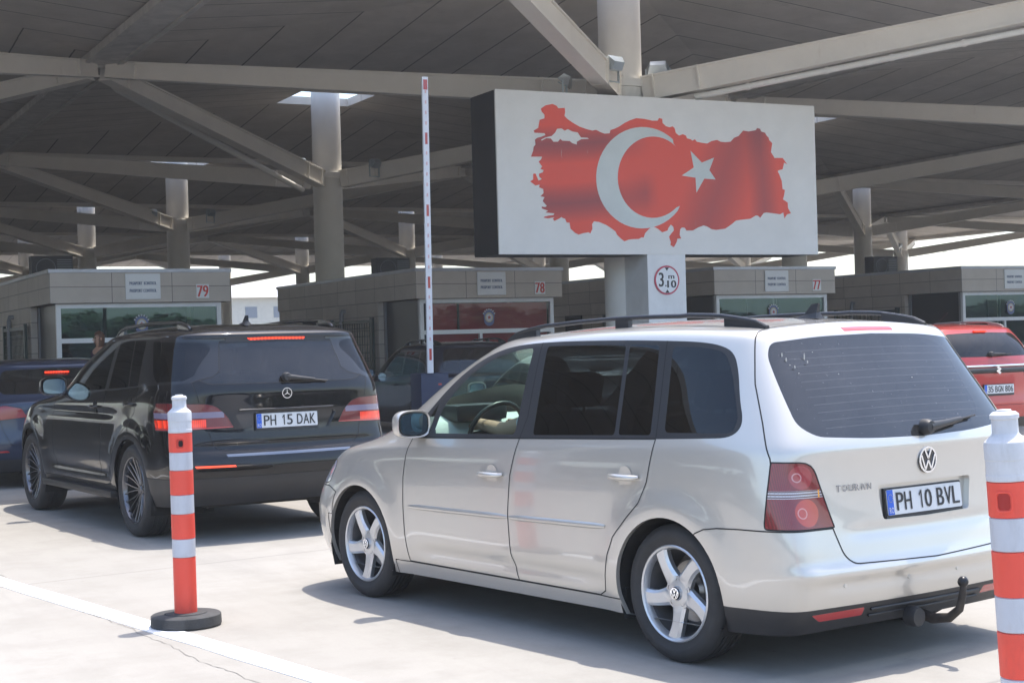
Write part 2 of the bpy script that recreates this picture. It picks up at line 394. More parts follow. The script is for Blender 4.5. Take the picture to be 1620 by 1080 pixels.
for j in range(-5, 4):
    for k in range(0, 6):
        cx, cy = CX0 + CS*j, CY0 + CS*k
        if panel_me is None:
            e = HB; ho = HO; v = [(-e,-e,ZE),(e,-e,ZE),(e,e,ZE),(-e,e,ZE),(-ho,-ho,ZT),(ho,-ho,ZT),(ho,ho,ZT),(-ho,ho,ZT)]
            t = 0.22; v += [(x, y, z+t) for x, y, z in v]
            f = [(0,4,5,1),(1,5,6,2),(2,6,7,3),(3,7,4,0)]
            f += [(8,9,13,12),(9,10,14,13),(10,11,15,14),(11,8,12,15)]
            f += [(4,12,13,5),(5,13,14,6),(6,14,15,7),(7,15,12,4)] + [(0,1,9,8),(1,2,10,9),(2,3,11,10),(3,0,8,11)]
            panel_me = bpy.data.meshes.new('roof_panel'); panel_me.from_pydata(v, [], f); panel_me.update()
            uvl = panel_me.uv_layers.new(name='UVMap')
            for p in panel_me.polygons:
                for li, vi in zip(p.loop_indices, p.vertices):
                    x, y, z = v[vi]
                    along = x if p.index % 4 in (0, 2) else y
                    uvl.data[li].uv = ((along+e)/(CS/13.0) + 0.5, (max(abs(x), abs(y)))/1.2)
            panel_me.materials.append(PLANK)
        o = bpy.data.objects.new('roof_panel', panel_me); COL.objects.link(o); o.parent = canopy; o.location = (cx-CX0, cy-CY0, 0)
ZN = 6.08
for j in range(-1, 4):
    for k in range(0, 6):
        if j == -1 and k > 2: continue
        cx, cy = CX0 + CS*j, CY0 + CS*k
        mb = MB(); mb.lathe([(0.40, 0.0), (0.40, 5.8), (0.41, 5.82), (0.41, 6.09), (0.45, 6.10), (0.45, 6.24), (0.395, 6.25), (0.395, 8.95), (0, 8.95)], seg=28, c=(cx, cy, 0))
        cbuild(mb, 'column', COLM, 40)
        for sx in (-1, 1):
            for sy in (-1, 1):
                if (j == -1 and sx < 0) or (k == 5 and sy > 0): continue
                a = Vector((cx+sx*0.30, cy+sy*0.30, ZN-0.02)); b = Vector((cx+sx*(HB-0.15), cy+sy*(HB-0.15), ZE-0.23))
                mb = MB(); d = b-a
                mb.ibeam(a, b, 0.30, 0.46, 0.34)
                if k < 3:   # end plate and joint ribs of the near arms
                    for tt in (0.02, 0.10, 0.93): p = a+d*tt; mb.beam(p, p+d.normalized()*0.03, 0.34, 0.47 - 0.12*tt)
                cbuild(mb, 'canopy_arm', STEEL)
for j in (-3, -2):
    for k in range(0, 4):
        cbuild(MB().lathe([(0.39, 0.0), (0.39, 8.9), (0, 8.9)], seg=16, c=(CX0+CS*j, CY0+CS*k, 0)), 'column', COLM, 40)
# bolts along the top of the near arms
BOLT = pm('dark bolts', (0.05, 0.05, 0.05), 0.5)
mb = MB()
for sx, sy in ((-1, 1), (1, -1), (1, 1), (-1, -1)):
    a = Vector((CX0+sx*0.30, CY0+sy*0.30, ZN-0.02)); b = Vector((CX0+sx*(HB-0.15), CY0+sy*(HB-0.15), ZE-0.32)); d = b-a
    for q in range(2, 18):
        p = a+d*(q/18)+Vector((0, 0, 0.23-0.06*q/18)); mb.box(p.x-.012, p.x+.012, p.y-.012, p.y+.012, p.z-.01, p.z+.045)
tag(cbuild(mb, 'bolts', BOLT), kind='stuff')
# valley beams along the lanes, in two strips with a gutter between
for j in range(0, 5):
    x = CX0 - HB + CS*j
    mb = MB()
    for s in (-1, 1):
        mb.box(x+s*0.33-0.05, x+s*0.33+0.05, CY0-HB, CY0+5.5*CS, ZE-0.17, ZE-0.01)
    mb.box(x-0.278, x+0.278, CY0-HB, CY0+5.5*CS, ZE-0.135, ZE-0.08)
    cbuild(mb, 'valley_beam', STEELD)
    mb = MB().tube([(x+0.47, CY0-HB, ZE-0.06), (x+0.47, CY0+5.5*CS, ZE-0.06)], 0.035, 8); cbuild(mb, 'gutter_pipe', STEEL, 40)
for k in range(0, 6):
    y = CY0 - HB + CS*k
    if k == 0: continue
    mb = MB().box(CX0-1.5*CS, CX0+3.5*CS, y-0.10, y+0.10, ZE-0.16, ZE-0.012)
    cbuild(mb, 'cross_beam', STEEL)
# pipe under the right arm of the sign column
a = Vector((CX0+1.0, CY0-0.95, ZN-0.22)); b = Vector((CX0+HB-0.2, CY0-HB+0.2, ZE-0.56))
mb = MB().tube([a, b], 0.055, 10); d = b-a
for t in (0.1, 0.25, 0.37, 0.5, 0.68, 0.8, 0.93): p = a+d*t; mb.tube([p, p+d.normalized()*0.06], 0.068, 10)
cbuild(mb, 'drain_pipe', COLM, 40)
a = Vector((CX0-0.80, CY0+HB*2-0.20, ZN-0.32)); b = Vector((CX0-HB+0.7, CY0+HB+1.5, ZE-0.34))
cbuild(MB().tube([a, b, b+Vector((-0.5, -0.5, 0.35))], 0.075, 10), 'drain_pipe', COLM, 40)

# ---------------------------------------------------------------- passport booths
def panel_mat():
    m, n, b = nodes_of('beige stone panels'); v = coords(n)
    br = N(n, 'ShaderNodeTexBrick'); br.offset = 0.5
    t = N(n, 'ShaderNodeTexCoord'); sp = N(n, 'ShaderNodeSeparateXYZ'); n.links.new(t.outputs['Object'], sp.inputs[0])
    cb = N(n, 'ShaderNodeCombineXYZ'); n.links.new(mathn(n, 'ADD', sp.outputs[0], sp.outputs[1]), cb.inputs[0]); n.links.new(sp.outputs[2], cb.inputs[1])
    n.links.new(cb.outputs[0], br.inputs['Vector']); br.inputs['Scale'].default_value = 1.0
    br.inputs['Brick Width'].default_value = 1.15; br.inputs['Row Height'].default_value = 0.305; br.inputs['Mortar Size'].default_value = 0.006
    br.inputs['Color1'].default_value = (0.52, 0.465, 0.41, 1); br.inputs['Color2'].default_value = (0.60, 0.54, 0.48, 1); br.inputs['Mortar'].default_value = (0.13, 0.11, 0.10, 1)
    br.offset = 0.0
    f = noise(n, v, 2.0, 7, 0.7)
    c = mixc(n, mathn(n, 'MULTIPLY', ramp(n, f, [(0.45, 0.0), (0.75, 1.0)]), 0.35), br.outputs[0], (0.36, 0.31, 0.265))
    n.links.new(c, b.inputs['Base Color']); b.inputs['Roughness'].default_value = 0.55; return m
STONE = panel_mat()
COPING = pm('grey metal coping', (0.48, 0.49, 0.53), 0.45, metal=0.3, var=0.1)
ALU = pm('white aluminium frame', (0.78, 0.79, 0.80), 0.4, var=0.05)
BOOTHG = glassm('booth glass', (0.60, 0.70, 0.70), 0.20, 0.0, 5.0)
for _x in BOOTHG.node_tree.nodes:
    if _x.type == 'BSDF_GLOSSY': _x.inputs[0].default_value = (0.32, 0.50, 0.52, 1)
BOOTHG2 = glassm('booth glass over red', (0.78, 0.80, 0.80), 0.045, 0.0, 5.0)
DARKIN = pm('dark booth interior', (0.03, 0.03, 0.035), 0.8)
SIGNW = pm('sign white', (0.78, 0.79, 0.80), 0.45, var=0.05)
SIGNBL = pm('sign blue lettering', (0.06, 0.10, 0.20), 0.5)
SIGNRED = pm('sign red', (0.62, 0.06, 0.05), 0.5)
PIPEG = pm('grey drain pipe', (0.24, 0.25, 0.27), 0.5)
GREENM = pm('dark green gate paint', (0.012, 0.035, 0.028), 0.45)
CREST_B = pm('crest blue grey', (0.10, 0.13, 0.28), 0.4); CREST_R = pm('crest red', (0.42, 0.07, 0.06), 0.4); CREST_G = pm('crest gold', (0.45, 0.38, 0.22), 0.4); CREST_W = pm('crest white', (0.55, 0.56, 0.6), 0.4)
TEAL = pm('teal cloth', (0.03, 0.45, 0.38), 0.6)
BOOTHRED = pm('red window reflection', (0.30, 0.010, 0.016), 0.6); SIDEDK = pm('dark side glazing', (0.015, 0.02, 0.02), 0.35, spec=0.3)
def booth(x, num, label, z0=0.14):
    t = empty('passport_booth', (x, 30, 0), 0, label, 'booth', 'passport control booths in a row')
    W = 3.45; ZR = 3.08; ZF = 2.44
    def P(mb, name, mat, par=t, sm=None): return mb.build(name, mat, par, sm)
    # roof fascia, one deep slab the length of the booth
    P(MB().box(0, W, 0, 9.0, ZF, ZR-0.07), 'fascia', STONE)
    P(MB().box(-0.025, W+0.025, -0.025, 9.03, ZR-0.068, ZR), 'coping', COPING)
    # stone block behind the glazed cabin (left wall with the side window recess)
    mb = MB()
    mb.box(0.02, 0.14, 2.15, 8.95, z0, ZF-0.002); mb.box(W-0.14, W-0.02, 2.15, 8.95, z0, ZF-0.002)
    mb.box(0.145, W-0.145, 2.15, 2.27, z0, ZF-0.002); mb.box(0.145, W-0.145, 8.8, 8.94, z0, ZF-0.002)
    mb.box(0.145, 0.30, 0.30, 2.14, z0, 0.85); mb.box(W-0.30, W-0.145, 0.30, 2.14, z0, 0.85)
    P(mb, 'wall', STONE)
    # interior
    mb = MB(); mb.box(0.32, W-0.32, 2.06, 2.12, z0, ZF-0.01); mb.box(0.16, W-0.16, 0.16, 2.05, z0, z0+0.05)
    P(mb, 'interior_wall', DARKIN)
    if num == '78': P(MB().box(0.45, W-0.26, 0.26, 0.28, 1.25, ZF-0.10), 'red_banner', BOOTHRED)  # panel added behind the glass to imitate a red reflection in the window
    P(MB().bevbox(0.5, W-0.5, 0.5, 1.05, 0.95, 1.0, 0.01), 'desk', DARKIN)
    mb = MB().bevbox(1.15, 1.62, 0.72, 0.76, 1.12, 1.42, 0.01); mb.box(1.36, 1.41, 0.74, 0.78, 1.0, 1.12); P(mb, 'monitor', BLACKP)
    # front frame
    f = MB(); a0, a1 = 0.13, W-0.16; y0, y1 = 0.12, 0.20; zt = ZF-0.004; zm = 1.74; fw_ = 0.085
    f.box(a0, a0+fw_, y0, y1, z0, zt); f.box(a1-fw_, a1, y0, y1, z0, zt)
    f.box(a0+fw_, a1-fw_, y0, y1, zt-fw_, zt); f.box(a0+fw_, a1-fw_, y0, y1, zm-0.045, zm+0.045); f.box(a0+fw_, a1-fw_, y0, y1, 0.95, 1.02)
    f.box(1.50, 1.56, y0, y1, 1.02, zm-0.045)
    wn = P(f, 'window_frame', ALU)
    P(MB().box(1.03, 1.07, 0.21, 0.24, zm, zt), 'mullion', BLACKP)
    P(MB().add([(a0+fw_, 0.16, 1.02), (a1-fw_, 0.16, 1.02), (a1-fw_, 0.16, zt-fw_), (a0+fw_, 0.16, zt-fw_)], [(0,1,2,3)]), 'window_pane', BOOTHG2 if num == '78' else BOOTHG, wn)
    P(MB().box(a0+fw_, a1-fw_, 0.14, 0.18, z0, 0.95), 'lower_panel', ALU)
    # side glazing of the cabin
    for sx, xx in ((0, 0.18), (1, W-0.18)):
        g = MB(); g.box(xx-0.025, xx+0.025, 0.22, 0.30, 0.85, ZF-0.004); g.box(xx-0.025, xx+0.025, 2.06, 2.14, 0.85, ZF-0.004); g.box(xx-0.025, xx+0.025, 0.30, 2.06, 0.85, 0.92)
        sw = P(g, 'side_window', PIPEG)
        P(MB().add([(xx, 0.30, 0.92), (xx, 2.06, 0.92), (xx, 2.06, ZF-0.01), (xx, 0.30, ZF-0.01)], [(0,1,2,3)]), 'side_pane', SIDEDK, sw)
    # sign and number
    sg = P(MB().bevbox(1.40, 2.07, -0.03, -0.004, 2.50, 2.99, 0.01), 'name_sign', SIGNW)
    mb = MB(); fr = ((0, -0.031, 0), (1, 0, 0), (0, 0, 1))
    add_text(mb, 'PASAPORT  KONTROL', fr, (1.48, 1.99, 2.775, 2.835), bold=0.003); P(mb, 'sign_lettering', SIGNBL, sg)
    mb = MB(); add_text(mb, 'PASSPORT CONTROL', fr, (1.48, 1.99, 2.635, 2.695), bold=0.003); P(mb, 'sign_lettering', SIGNBL, sg)
    np_ = P(MB().box(2.77, 3.02, -0.02, -0.003, 2.51, 2.78), 'number_plate', SIGNW)
    mb = MB(); fr = ((0, -0.0215, 0), (1, 0, 0), (0, 0, 1)); add_text(mb, num, fr, (2.79, 3.00, 2.535, 2.755), bold=0.008); P(mb, 'number', SIGNRED, np_)
    # police style crest on the glass
    cr = P(MB().poly([(0.13*math.cos(R(q))*(1 if q < 180 else 0.95), 0.13*math.sin(R(q)) - (0.07 if 200 < q < 340 else 0)) for q in range(0, 360, 12)], 0.004, ((W/2, 0.118, 2.05), (1,0,0), (0,0,1))), 'window_crest', CREST_B)
    mb = MB()
    for q in range(30, 151, 20): mb.poly([(0.15*math.cos(R(q))+0.018*math.cos(R(w_)), 0.17*math.sin(R(q))+0.018*math.sin(R(w_))) for w_ in range(0, 360, 60)], 0.003, ((W/2, 0.117, 2.03), (1,0,0), (0,0,1)))
    P(mb, 'crest_dots', CREST_W, cr)
    P(MB().poly([(0.095*math.cos(R(q)), 0.105*math.sin(R(q))) for q in range(0, 360, 12)], 0.002, ((W/2, 0.1155, 2.03), (1,0,0), (0,0,1))), 'crest_ring', CREST_G, cr)
    P(MB().poly([(0.07*math.cos(R(q)), 0.08*math.sin(R(q))) for q in range(0, 360, 12)], 0.002, ((W/2, 0.113, 2.03), (1,0,0), (0,0,1))), 'crest_field', CREST_W, cr)
    P(MB().poly([((0.05 if q % 72 == 0 else 0.022)*math.sin(R(q)), (0.05 if q % 72 == 0 else 0.022)*math.cos(R(q))) for q in range(0, 360, 36)], 0.002, ((W/2, 0.1105, 2.03), (1,0,0), (0,0,1))), 'crest_star', CREST_R, cr)
    # wall pipe on the left side
    P(MB().tube([(0.10, 4.2, 2.30), (-0.06, 4.2, 2.30), (-0.07, 4.2, 2.22), (-0.07, 4.2, z0)], 0.05, 10), 'drain_pipe', PIPEG, t, 40)
    # side door in the stone wall
    d = P(MB().box(-0.005, 0.02, 6.2, 7.1, z0, 2.15), 'side_door', DARKIN)
    P(MB().tube([(-0.04, 6.3, 1.1), (-0.04, 6.42, 1.1)], 0.012, 6), 'door_handle', ALU, d)
    return t
LB = ['beige stone passport booth numbered 79, leftmost, with trees mirrored in its window',
      'beige stone passport booth numbered 78 with a dark red wall behind its front window',
      'beige stone passport booth numbered 77, right of the map sign post',
      'beige stone passport booth at the right edge, beyond the red car']
for i, x in enumerate(BX): booth(x, str(79-i), LB[i])
# air conditioners on the booth roofs
ACM = pm('dark air conditioner', (0.05, 0.05, 0.055), 0.6)
for ax, ay, lb in ((6.75, 36.2, 'dark air conditioning unit on the roof of booth 79'), (15.3, 37.0, 'dark air conditioning unit on the roof of booth 78'), (30.6, 36.4, 'dark air conditioning unit on the roof of the rightmost booth')):
    t = empty('air_conditioner', (ax, ay, 3.08), 0, lb, 'air conditioner', 'air conditioning units on the booth roofs')
    mb = MB().bevbox(-0.45, 0.45, -0.2, 0.2, 0.06, 0.62, 0.02); mb.box(-0.4, -0.34, -0.18, 0.18, 0, 0.07); mb.box(0.34, 0.4, -0.18, 0.18, 0, 0.07); mb.build('casing', ACM, t)
    g = MB()
    for q in range(9): g.box(0.10, 0.42, -0.215, -0.201, 0.12+0.05*q, 0.14+0.05*q)
    g.lathe([(0.20, -0.212), (0.21, -0.222), (0.22, -0.212)], 'y', 24, (-0.15, 0, 0.34)); g.build('fan_grille', PIPEG, t)
# green gates beside the booths
for x, lb in ((BX[0]-0.06, 'dark green metal gate beside booth 79'), (BX[1]-0.06, 'dark green metal gate beside booth 78'), (BX[2]-0.06, 'dark green metal gate beside booth 77'), (BX[3]-0.06, 'dark green metal gate beside the rightmost booth')):
    t = empty('metal_gate', (x, 32.3, 0.14), 0, lb, 'gate', 'green gates along the booth walls')
    f = MB(); f.box(-0.03, 0.03, 0, 0.12, 0, 1.98); f.box(-0.03, 0.03, 2.55, 2.65, 0, 1.98); f.box(-0.025, 0.025, 0.12, 2.55, 1.86, 1.93); f.box(-0.025, 0.025, 0.12, 2.55, 0.1, 0.16)
    f.build('gate_frame', GREENM, t)
    g = MB()
    for i in range(16): g.box(-0.006, 0.006, 0.2+0.15*i, 0.212+0.15*i, 0.16, 1.86)
    for i in range(9): g.box(-0.006, 0.006, 0.12, 2.55, 0.3+0.18*i, 0.312+0.18*i)
    g.build('gate_mesh', GREENM, t)

# ---------------------------------------------------------------- map sign
BOARD = steel_mat('sign board white', (0.80, 0.785, 0.75), 0.10)
BOARDK = pm('sign box black side', (0.018, 0.017, 0.018), 0.6, var=0.3)
def flag_mat():
    m, n, b = nodes_of('printed flag red'); t = N(n, 'ShaderNodeTexCoord'); sp = N(n, 'ShaderNodeSeparateXYZ'); n.links.new(t.outputs['Object'], sp.inputs[0])
    X, Z = sp.outputs[0], sp.outputs[2]
    # printed ripples: two dark bands on the left, one slanting on the right
    def band(c, w_, v): return ramp(n, mathn(n, 'ABSOLUTE', mathn(n, 'DIVIDE', mathn(n, 'SUBTRACT', v, c), w_)), [(0.0, 1.0), (0.35, 0.75), (1.0, 0.0)])
    wz = mathn(n, 'ADD', Z, mathn(n, 'MULTIPLY', mathn(n, 'SINE', mathn(n, 'MULTIPLY', X, 1.7)), 0.06))
    left = ramp(n, X, [(2.2/7, 1.0), (3.0/7, 0.0)]); lx = mathn(n, 'DIVIDE', X, 7.0); left = ramp(n, lx, [(0.30, 1.0), (0.44, 0.0)])
    d1 = mathn(n, 'MULTIPLY', mathn(n, 'ADD', band(1.95, 0.34, wz), band(0.93, 0.36, wz), clamp=True), left)
    s = mathn(n, 'ADD', X, mathn(n, 'MULTIPLY', Z, -0.45))
    d2 = mathn(n, 'MULTIPLY', band(3.95, 0.75, s), 0.7); d3 = mathn(n, 'MULTIPLY', band(5.55, 0.35, mathn(n, 'ADD', X, mathn(n, 'MULTIPLY', Z, 0.05))), 0.75)
    d4 = mathn(n, 'MULTIPLY', ramp(n, mathn(n, 'DIVIDE', X, 7.0), [(0.36, 0.0), (0.42, 1.0), (0.46, 0.0)]), band(1.1, 0.4, Z))
    d = mathn(n, 'ADD', mathn(n, 'ADD', d1, d2, clamp=True), mathn(n, 'ADD', d3, mathn(n, 'MULTIPLY', d4, 0.6)), clamp=True)
    c = mixc(n, mathn(n, 'MULTIPLY', d, 0.92), (0.80, 0.085, 0.05), (0.30, 0.06, 0.065))
    c = mixc(n, mathn(n, 'MULTIPLY', ramp(n, noise(n, coords(n, (14, 1, 1.2)), 2.2, 3), [(0.70, 0.0), (0.76, 1.0)]), 0.5), c, (0.55, 0.5, 0.47))
    n.links.new(c, b.inputs['Base Color']); b.inputs['Roughness'].default_value = 0.45; return m
sign = empty('map_sign', (11.88, 23.9, 0), 0, 'white billboard with a red map, crescent and star, standing on a white post', 'billboard')
MB().box(0, 6.71, 0, 0.04, 2.98, 5.78).build('board', BOARD, sign)
mb = MB(); mb.box(0.004, 6.706, 0.042, 0.98, 2.985, 5.775); mb.build('box_back', BOARDK, sign)
mb = MB(); mb.box(2.94, 3.74, 0.012, 0.85, 0.14, 2.982); mb.build('post', pm('post white', (0.76, 0.76, 0.75), 0.45, var=0.06), sign)
MAP_OUT=[(0.87,2.502),(0.96,2.562),(1.101,2.593),(1.178,2.565),(1.212,2.523),(1.34,2.534),(1.344,2.454),(1.328,2.397),(1.384,2.346),(1.481,2.288),(1.622,2.221),(1.765,2.182),(1.88,2.161),(1.952,2.177),(2.035,2.142),(2.118,2.116),(2.227,2.126),(2.244,2.184),(2.329,2.209),(2.422,2.251),(2.535,2.318),(2.647,2.37),(2.779,2.414),(2.946,2.408),(3.114,2.382),(3.228,2.387),(3.256,2.436),(3.323,2.422),(3.328,2.349),(3.395,2.296),(3.478,2.277),(3.54,2.299),(3.584,2.261),(3.601,2.184),(3.668,2.135),(3.753,2.164),(3.818,2.14),(3.839,2.092),(3.916,2.079),(3.954,2.054),(4.009,2.082),(4.046,2.038),(4.154,2.022),(4.271,2.012),(4.37,2.061),(4.489,2.085),(4.566,2.055),(4.665,2.048),(4.784,2.062),(4.866,2.137),(4.967,2.173),(5.07,2.276),(5.19,2.264),(5.352,2.293),(5.385,2.334),(5.454,2.323),(5.472,2.274),(5.561,2.254),(5.6,2.195),(5.639,2.17),(5.65,2.124),(5.717,2.066),(5.683,1.898),(5.734,1.832),(5.761,1.793),(5.946,1.798),(6.049,1.68),(5.976,1.712),(5.939,1.587),(5.856,1.568),(5.823,1.55),(5.862,1.484),(5.911,1.368),(5.926,1.218),(5.979,1.202),(5.955,1.101),(5.928,1.027),(6.033,0.968),(6.038,0.868),(6.101,0.768),(6.013,0.75),(5.949,0.672),(5.928,0.782),(5.849,0.748),(5.706,0.763),(5.544,0.777),(5.482,0.767),(5.398,0.676),(5.347,0.719),(5.299,0.718),(5.176,0.657),(4.975,0.638),(4.855,0.62),(4.733,0.537),(4.612,0.47),(4.415,0.446),(4.317,0.458),(4.221,0.506),(4.144,0.525),(4.026,0.488),(3.908,0.432),(3.773,0.431),(3.736,0.479),(3.679,0.485),(3.64,0.453),(3.625,0.349),(3.657,0.285),(3.577,0.284),(3.556,0.22),(3.495,0.129),(3.421,0.171),(3.434,0.219),(3.399,0.316),(3.446,0.374),(3.505,0.429),(3.496,0.494),(3.444,0.535),(3.393,0.477),(3.372,0.428),(3.257,0.395),(3.165,0.459),(3.109,0.484),(3.034,0.49),(2.977,0.448),(2.899,0.377),(2.867,0.297),(2.822,0.303),(2.766,0.274),(2.654,0.27),(2.561,0.263),(2.468,0.231),(2.396,0.278),(2.324,0.341),(2.289,0.404),(2.218,0.451),(2.11,0.513),(1.966,0.566),(1.858,0.577),(1.82,0.527),(1.825,0.448),(1.779,0.363),(1.744,0.385),(1.635,0.368),(1.545,0.343),(1.475,0.374),(1.388,0.445),(1.373,0.547),(1.313,0.553),(1.287,0.615),(1.234,0.63),(1.217,0.645),(1.163,0.614),(1.073,0.575),(1.046,0.612),(1.075,0.638),(1.004,0.627),(0.952,0.618),(0.864,0.629),(0.882,0.648),(0.971,0.667),(1.059,0.675),(1.077,0.706),(0.902,0.719),(0.956,0.751),(0.904,0.765),(0.834,0.789),(0.835,0.82),(0.905,0.812),(0.934,0.834),(0.856,0.913),(0.893,0.982),(0.813,0.996),(0.877,1.05),(0.873,1.121),(0.793,1.15),(0.805,1.196),(0.724,1.179),(0.622,1.248),(0.682,1.28),(0.685,1.379),(0.731,1.386),(0.754,1.334),(0.786,1.264),(0.85,1.29),(0.799,1.335),(0.8,1.382),(0.871,1.408),(0.89,1.445),(0.828,1.469),(0.864,1.507),(0.797,1.591),(0.843,1.624),(0.869,1.677),(0.653,1.671),(0.698,1.774),(0.71,1.842),(0.746,1.88),(0.739,1.966),(0.785,1.998),(0.855,2.016),(0.944,2.05),(0.927,2.081),(0.735,2.083),(0.719,2.12),(0.808,2.169),(0.828,2.262),(0.84,2.309),(0.935,2.338),(0.937,2.4),(0.886,2.45)]
MAP_SEA=[(0.854,1.97),(0.942,2.01),(1.066,2.039),(1.139,2.104),(1.176,2.167),(1.265,2.177),(1.327,2.141),(1.389,2.169),(1.477,2.131),(1.583,2.119),(1.645,2.034),(1.778,2.032),(1.803,2.014),(1.651,2.003),(1.56,1.956),(1.559,1.906),(1.47,1.928),(1.418,1.964),(1.276,1.965),(1.231,1.995),(1.187,1.944),(1.098,1.941),(1.047,1.995),(0.96,1.998),(0.871,1.952)]
MAP_STAR=[(3.905,1.871),(4.142,1.663),(4.411,1.761),(4.302,1.53),(4.433,1.363),(4.187,1.374),(4.008,1.116),(3.997,1.386),(3.702,1.418),(3.965,1.57)]
MAP_CRES=[(3.545,1.989),(3.535,2.063),(3.441,2.128),(3.338,2.181),(3.228,2.222),(3.113,2.248),(2.995,2.261),(2.876,2.261),(2.757,2.246),(2.64,2.218),(2.527,2.177),(2.42,2.124),(2.32,2.059),(2.229,1.984),(2.148,1.899),(2.079,1.807),(2.021,1.708),(1.977,1.604),(1.946,1.497),(1.929,1.387),(1.926,1.277),(1.938,1.168),(1.964,1.063),(2.004,0.961),(2.056,0.866),(2.122,0.777),(2.199,0.698),(2.287,0.628),(2.383,0.569),(2.488,0.522),(2.599,0.488),(2.714,0.467),(2.833,0.459),(2.952,0.466),(3.071,0.486),(3.187,0.519),(3.299,0.566),(3.405,0.625),(3.502,0.696),(3.591,0.778),(3.646,0.873),(3.573,0.843),(3.496,0.785),(3.414,0.736),(3.326,0.698),(3.235,0.67),(3.142,0.654),(3.048,0.65),(2.955,0.658),(2.865,0.677),(2.779,0.707),(2.698,0.747),(2.623,0.798),(2.557,0.858),(2.498,0.926),(2.45,1.001),(2.412,1.081),(2.384,1.167),(2.368,1.255),(2.364,1.346),(2.371,1.437),(2.389,1.527),(2.419,1.614),(2.46,1.698),(2.511,1.777),(2.571,1.85),(2.64,1.915),(2.716,1.972),(2.798,2.019),(2.885,2.056),(2.976,2.082),(3.069,2.097),(3.163,2.1),(3.256,2.092),(3.346,2.072),(3.433,2.04),(3.514,1.998),(3.589,1.945)]
def sub(pts, hole, frame, thick):
    """polygon with one hole"""
    from mathutils.geometry import tessellate_polygon
    allp = pts + hole; tri = tessellate_polygon([[Vector((x, y, 0)) for x, y in pts], [Vector((x, y, 0)) for x, y in hole]])
    mb = MB(); v = [(x, -thick, z-0.0) for x, z in allp]; f = []
    for a, b, c in tri:
        ar = (allp[b][0]-allp[a][0])*(allp[c][1]-allp[a][1]) - (allp[c][0]-allp[a][0])*(allp[b][1]-allp[a][1])
        f.append((a, b, c) if ar > 0 else (a, c, b))
    return mb.add(v, f)
mo = sub(MAP_OUT, MAP_SEA, None, 0.004); o = mo.build('printed_map', flag_mat(), sign, loc=(0, 0, 2.98))
PALE = pm('printed pale crescent', (0.62, 0.66, 0.64), 0.45, var=0.12, vscale=0.9)
MB().poly(MAP_CRES, 0.002, ((0, -0.007, 2.98), (1,0,0), (0,0,1))).build('printed_crescent', PALE, sign)
MB().poly(MAP_STAR, 0.002, ((0, -0.007, 2.98), (1,0,0), (0,0,1))).build('printed_star', PALE, sign)
# height limit sign on the post
hl = MB().lathe([(0, 0.0), (0.255, 0.0)], 'y', 48, (3.33, -0.006, 2.52)); hl.add([(3.33+0.255*math.cos(R(a)), 0.010, 2.52+0.255*math.sin(R(a))) for a in range(0, 360, 10)], [])
hs = MB().poly([(0.262*math.cos(R(a)), 0.262*math.sin(R(a))) for a in range(0, 360, 8)], 0.012, ((3.33, -0.004, 2.52), (1,0,0), (0,0,1))).build('height_limit_sign', pm('height sign red', (0.50, 0.05, 0.09), 0.4), sign)
MB().poly([(0.232*math.cos(R(a)), 0.232*math.sin(R(a))) for a in range(0, 360, 8)], 0.002, ((3.33, -0.0075, 2.52), (1,0,0), (0,0,1))).build('sign_face', SIGNW, hs)
mb = MB(); fr = ((3.33, -0.010, 2.52), (1,0,0), (0,0,1))
add_text(mb, '3', fr, (-0.17, -0.075, -0.115, 0.135), bold=0.006); add_text(mb, 'm', fr, (0.03, 0.15, 0.025, 0.085), bold=0.005)
add_text(mb, '.', fr, (-0.045, -0.015, -0.115, -0.085)); add_text(mb, '10', fr, (0.005, 0.185, -0.135, -0.005), bold=0.007)
mb.add([(3.33-0.045, -0.010, 2.52+0.228), (3.33, -0.010, 2.52+0.165), (3.33+0.045, -0.010, 2.52+0.228)], [(0,1,2)])
mb.add([(3.33-0.045, -0.010, 2.52-0.228), (3.33+0.045, -0.010, 2.52-0.228), (3.33, -0.010, 2.52-0.165)], [(0,1,2)])
mb.build('height_lettering', INK, hs)

# ---------------------------------------------------------------- floodlights round the sign column
FL = pm('galvanised lamp housing', (0.42, 0.47, 0.50), 0.35, metal=0.6, var=0.15)
FG = pm('floodlight glass', (0.5, 0.62, 0.66), 0.08, metal=0.3, coat=1)
def floodlight(x, y, z, rz, tilt, label, s=1.0, legs=0.3):
    t = empty('floodlight', (x, y, z), rz, label, 'floodlight', 'floodlights at the canopy columns')
    h = MB(); h.add([(-0.19*s,-0.12*s,0),(0.19*s,-0.12*s,0),(0.19*s,0.16*s,0.05*s),(-0.19*s,0.16*s,0.05*s),(-0.13*s,-0.05*s,0.2*s),(0.13*s,-0.05*s,0.2*s),(0.13*s,0.1*s,0.2*s),(-0.13*s,0.1*s,0.2*s)],
          [(0,3,2,1),(4,5,6,7),(0,1,5,4),(1,2,6,5),(2,3,7,6),(3,0,4,7)])
    o = h.build('lamp_housing', FL, t); o.rotation_euler = (tilt, 0, 0)
    g = MB().box(-0.17*s, 0.17*s, -0.10*s, 0.12*s, -0.02*s, -0.004*s).build('lamp_glass', FG, o)
    MB().box(-0.215*s, -0.195*s, -0.02, 0.02, -legs, 0.1*s).box(0.195*s, 0.215*s, -0.02, 0.02, -legs, 0.1*s).box(-0.215*s, 0.215*s, -0.02, 0.02, -legs-0.02, -legs).build('bracket', FL, t)
floodlight(14.25, 24.05, 6.36, 0.3, R(115), 'square floodlight with its glass turned to the camera, left of the sign column top', 1.0)
floodlight(15.75, 24.85, 6.38, -0.6, R(35), 'tilted pyramid-shaped floodlight on two legs right of the sign column top', 1.1)
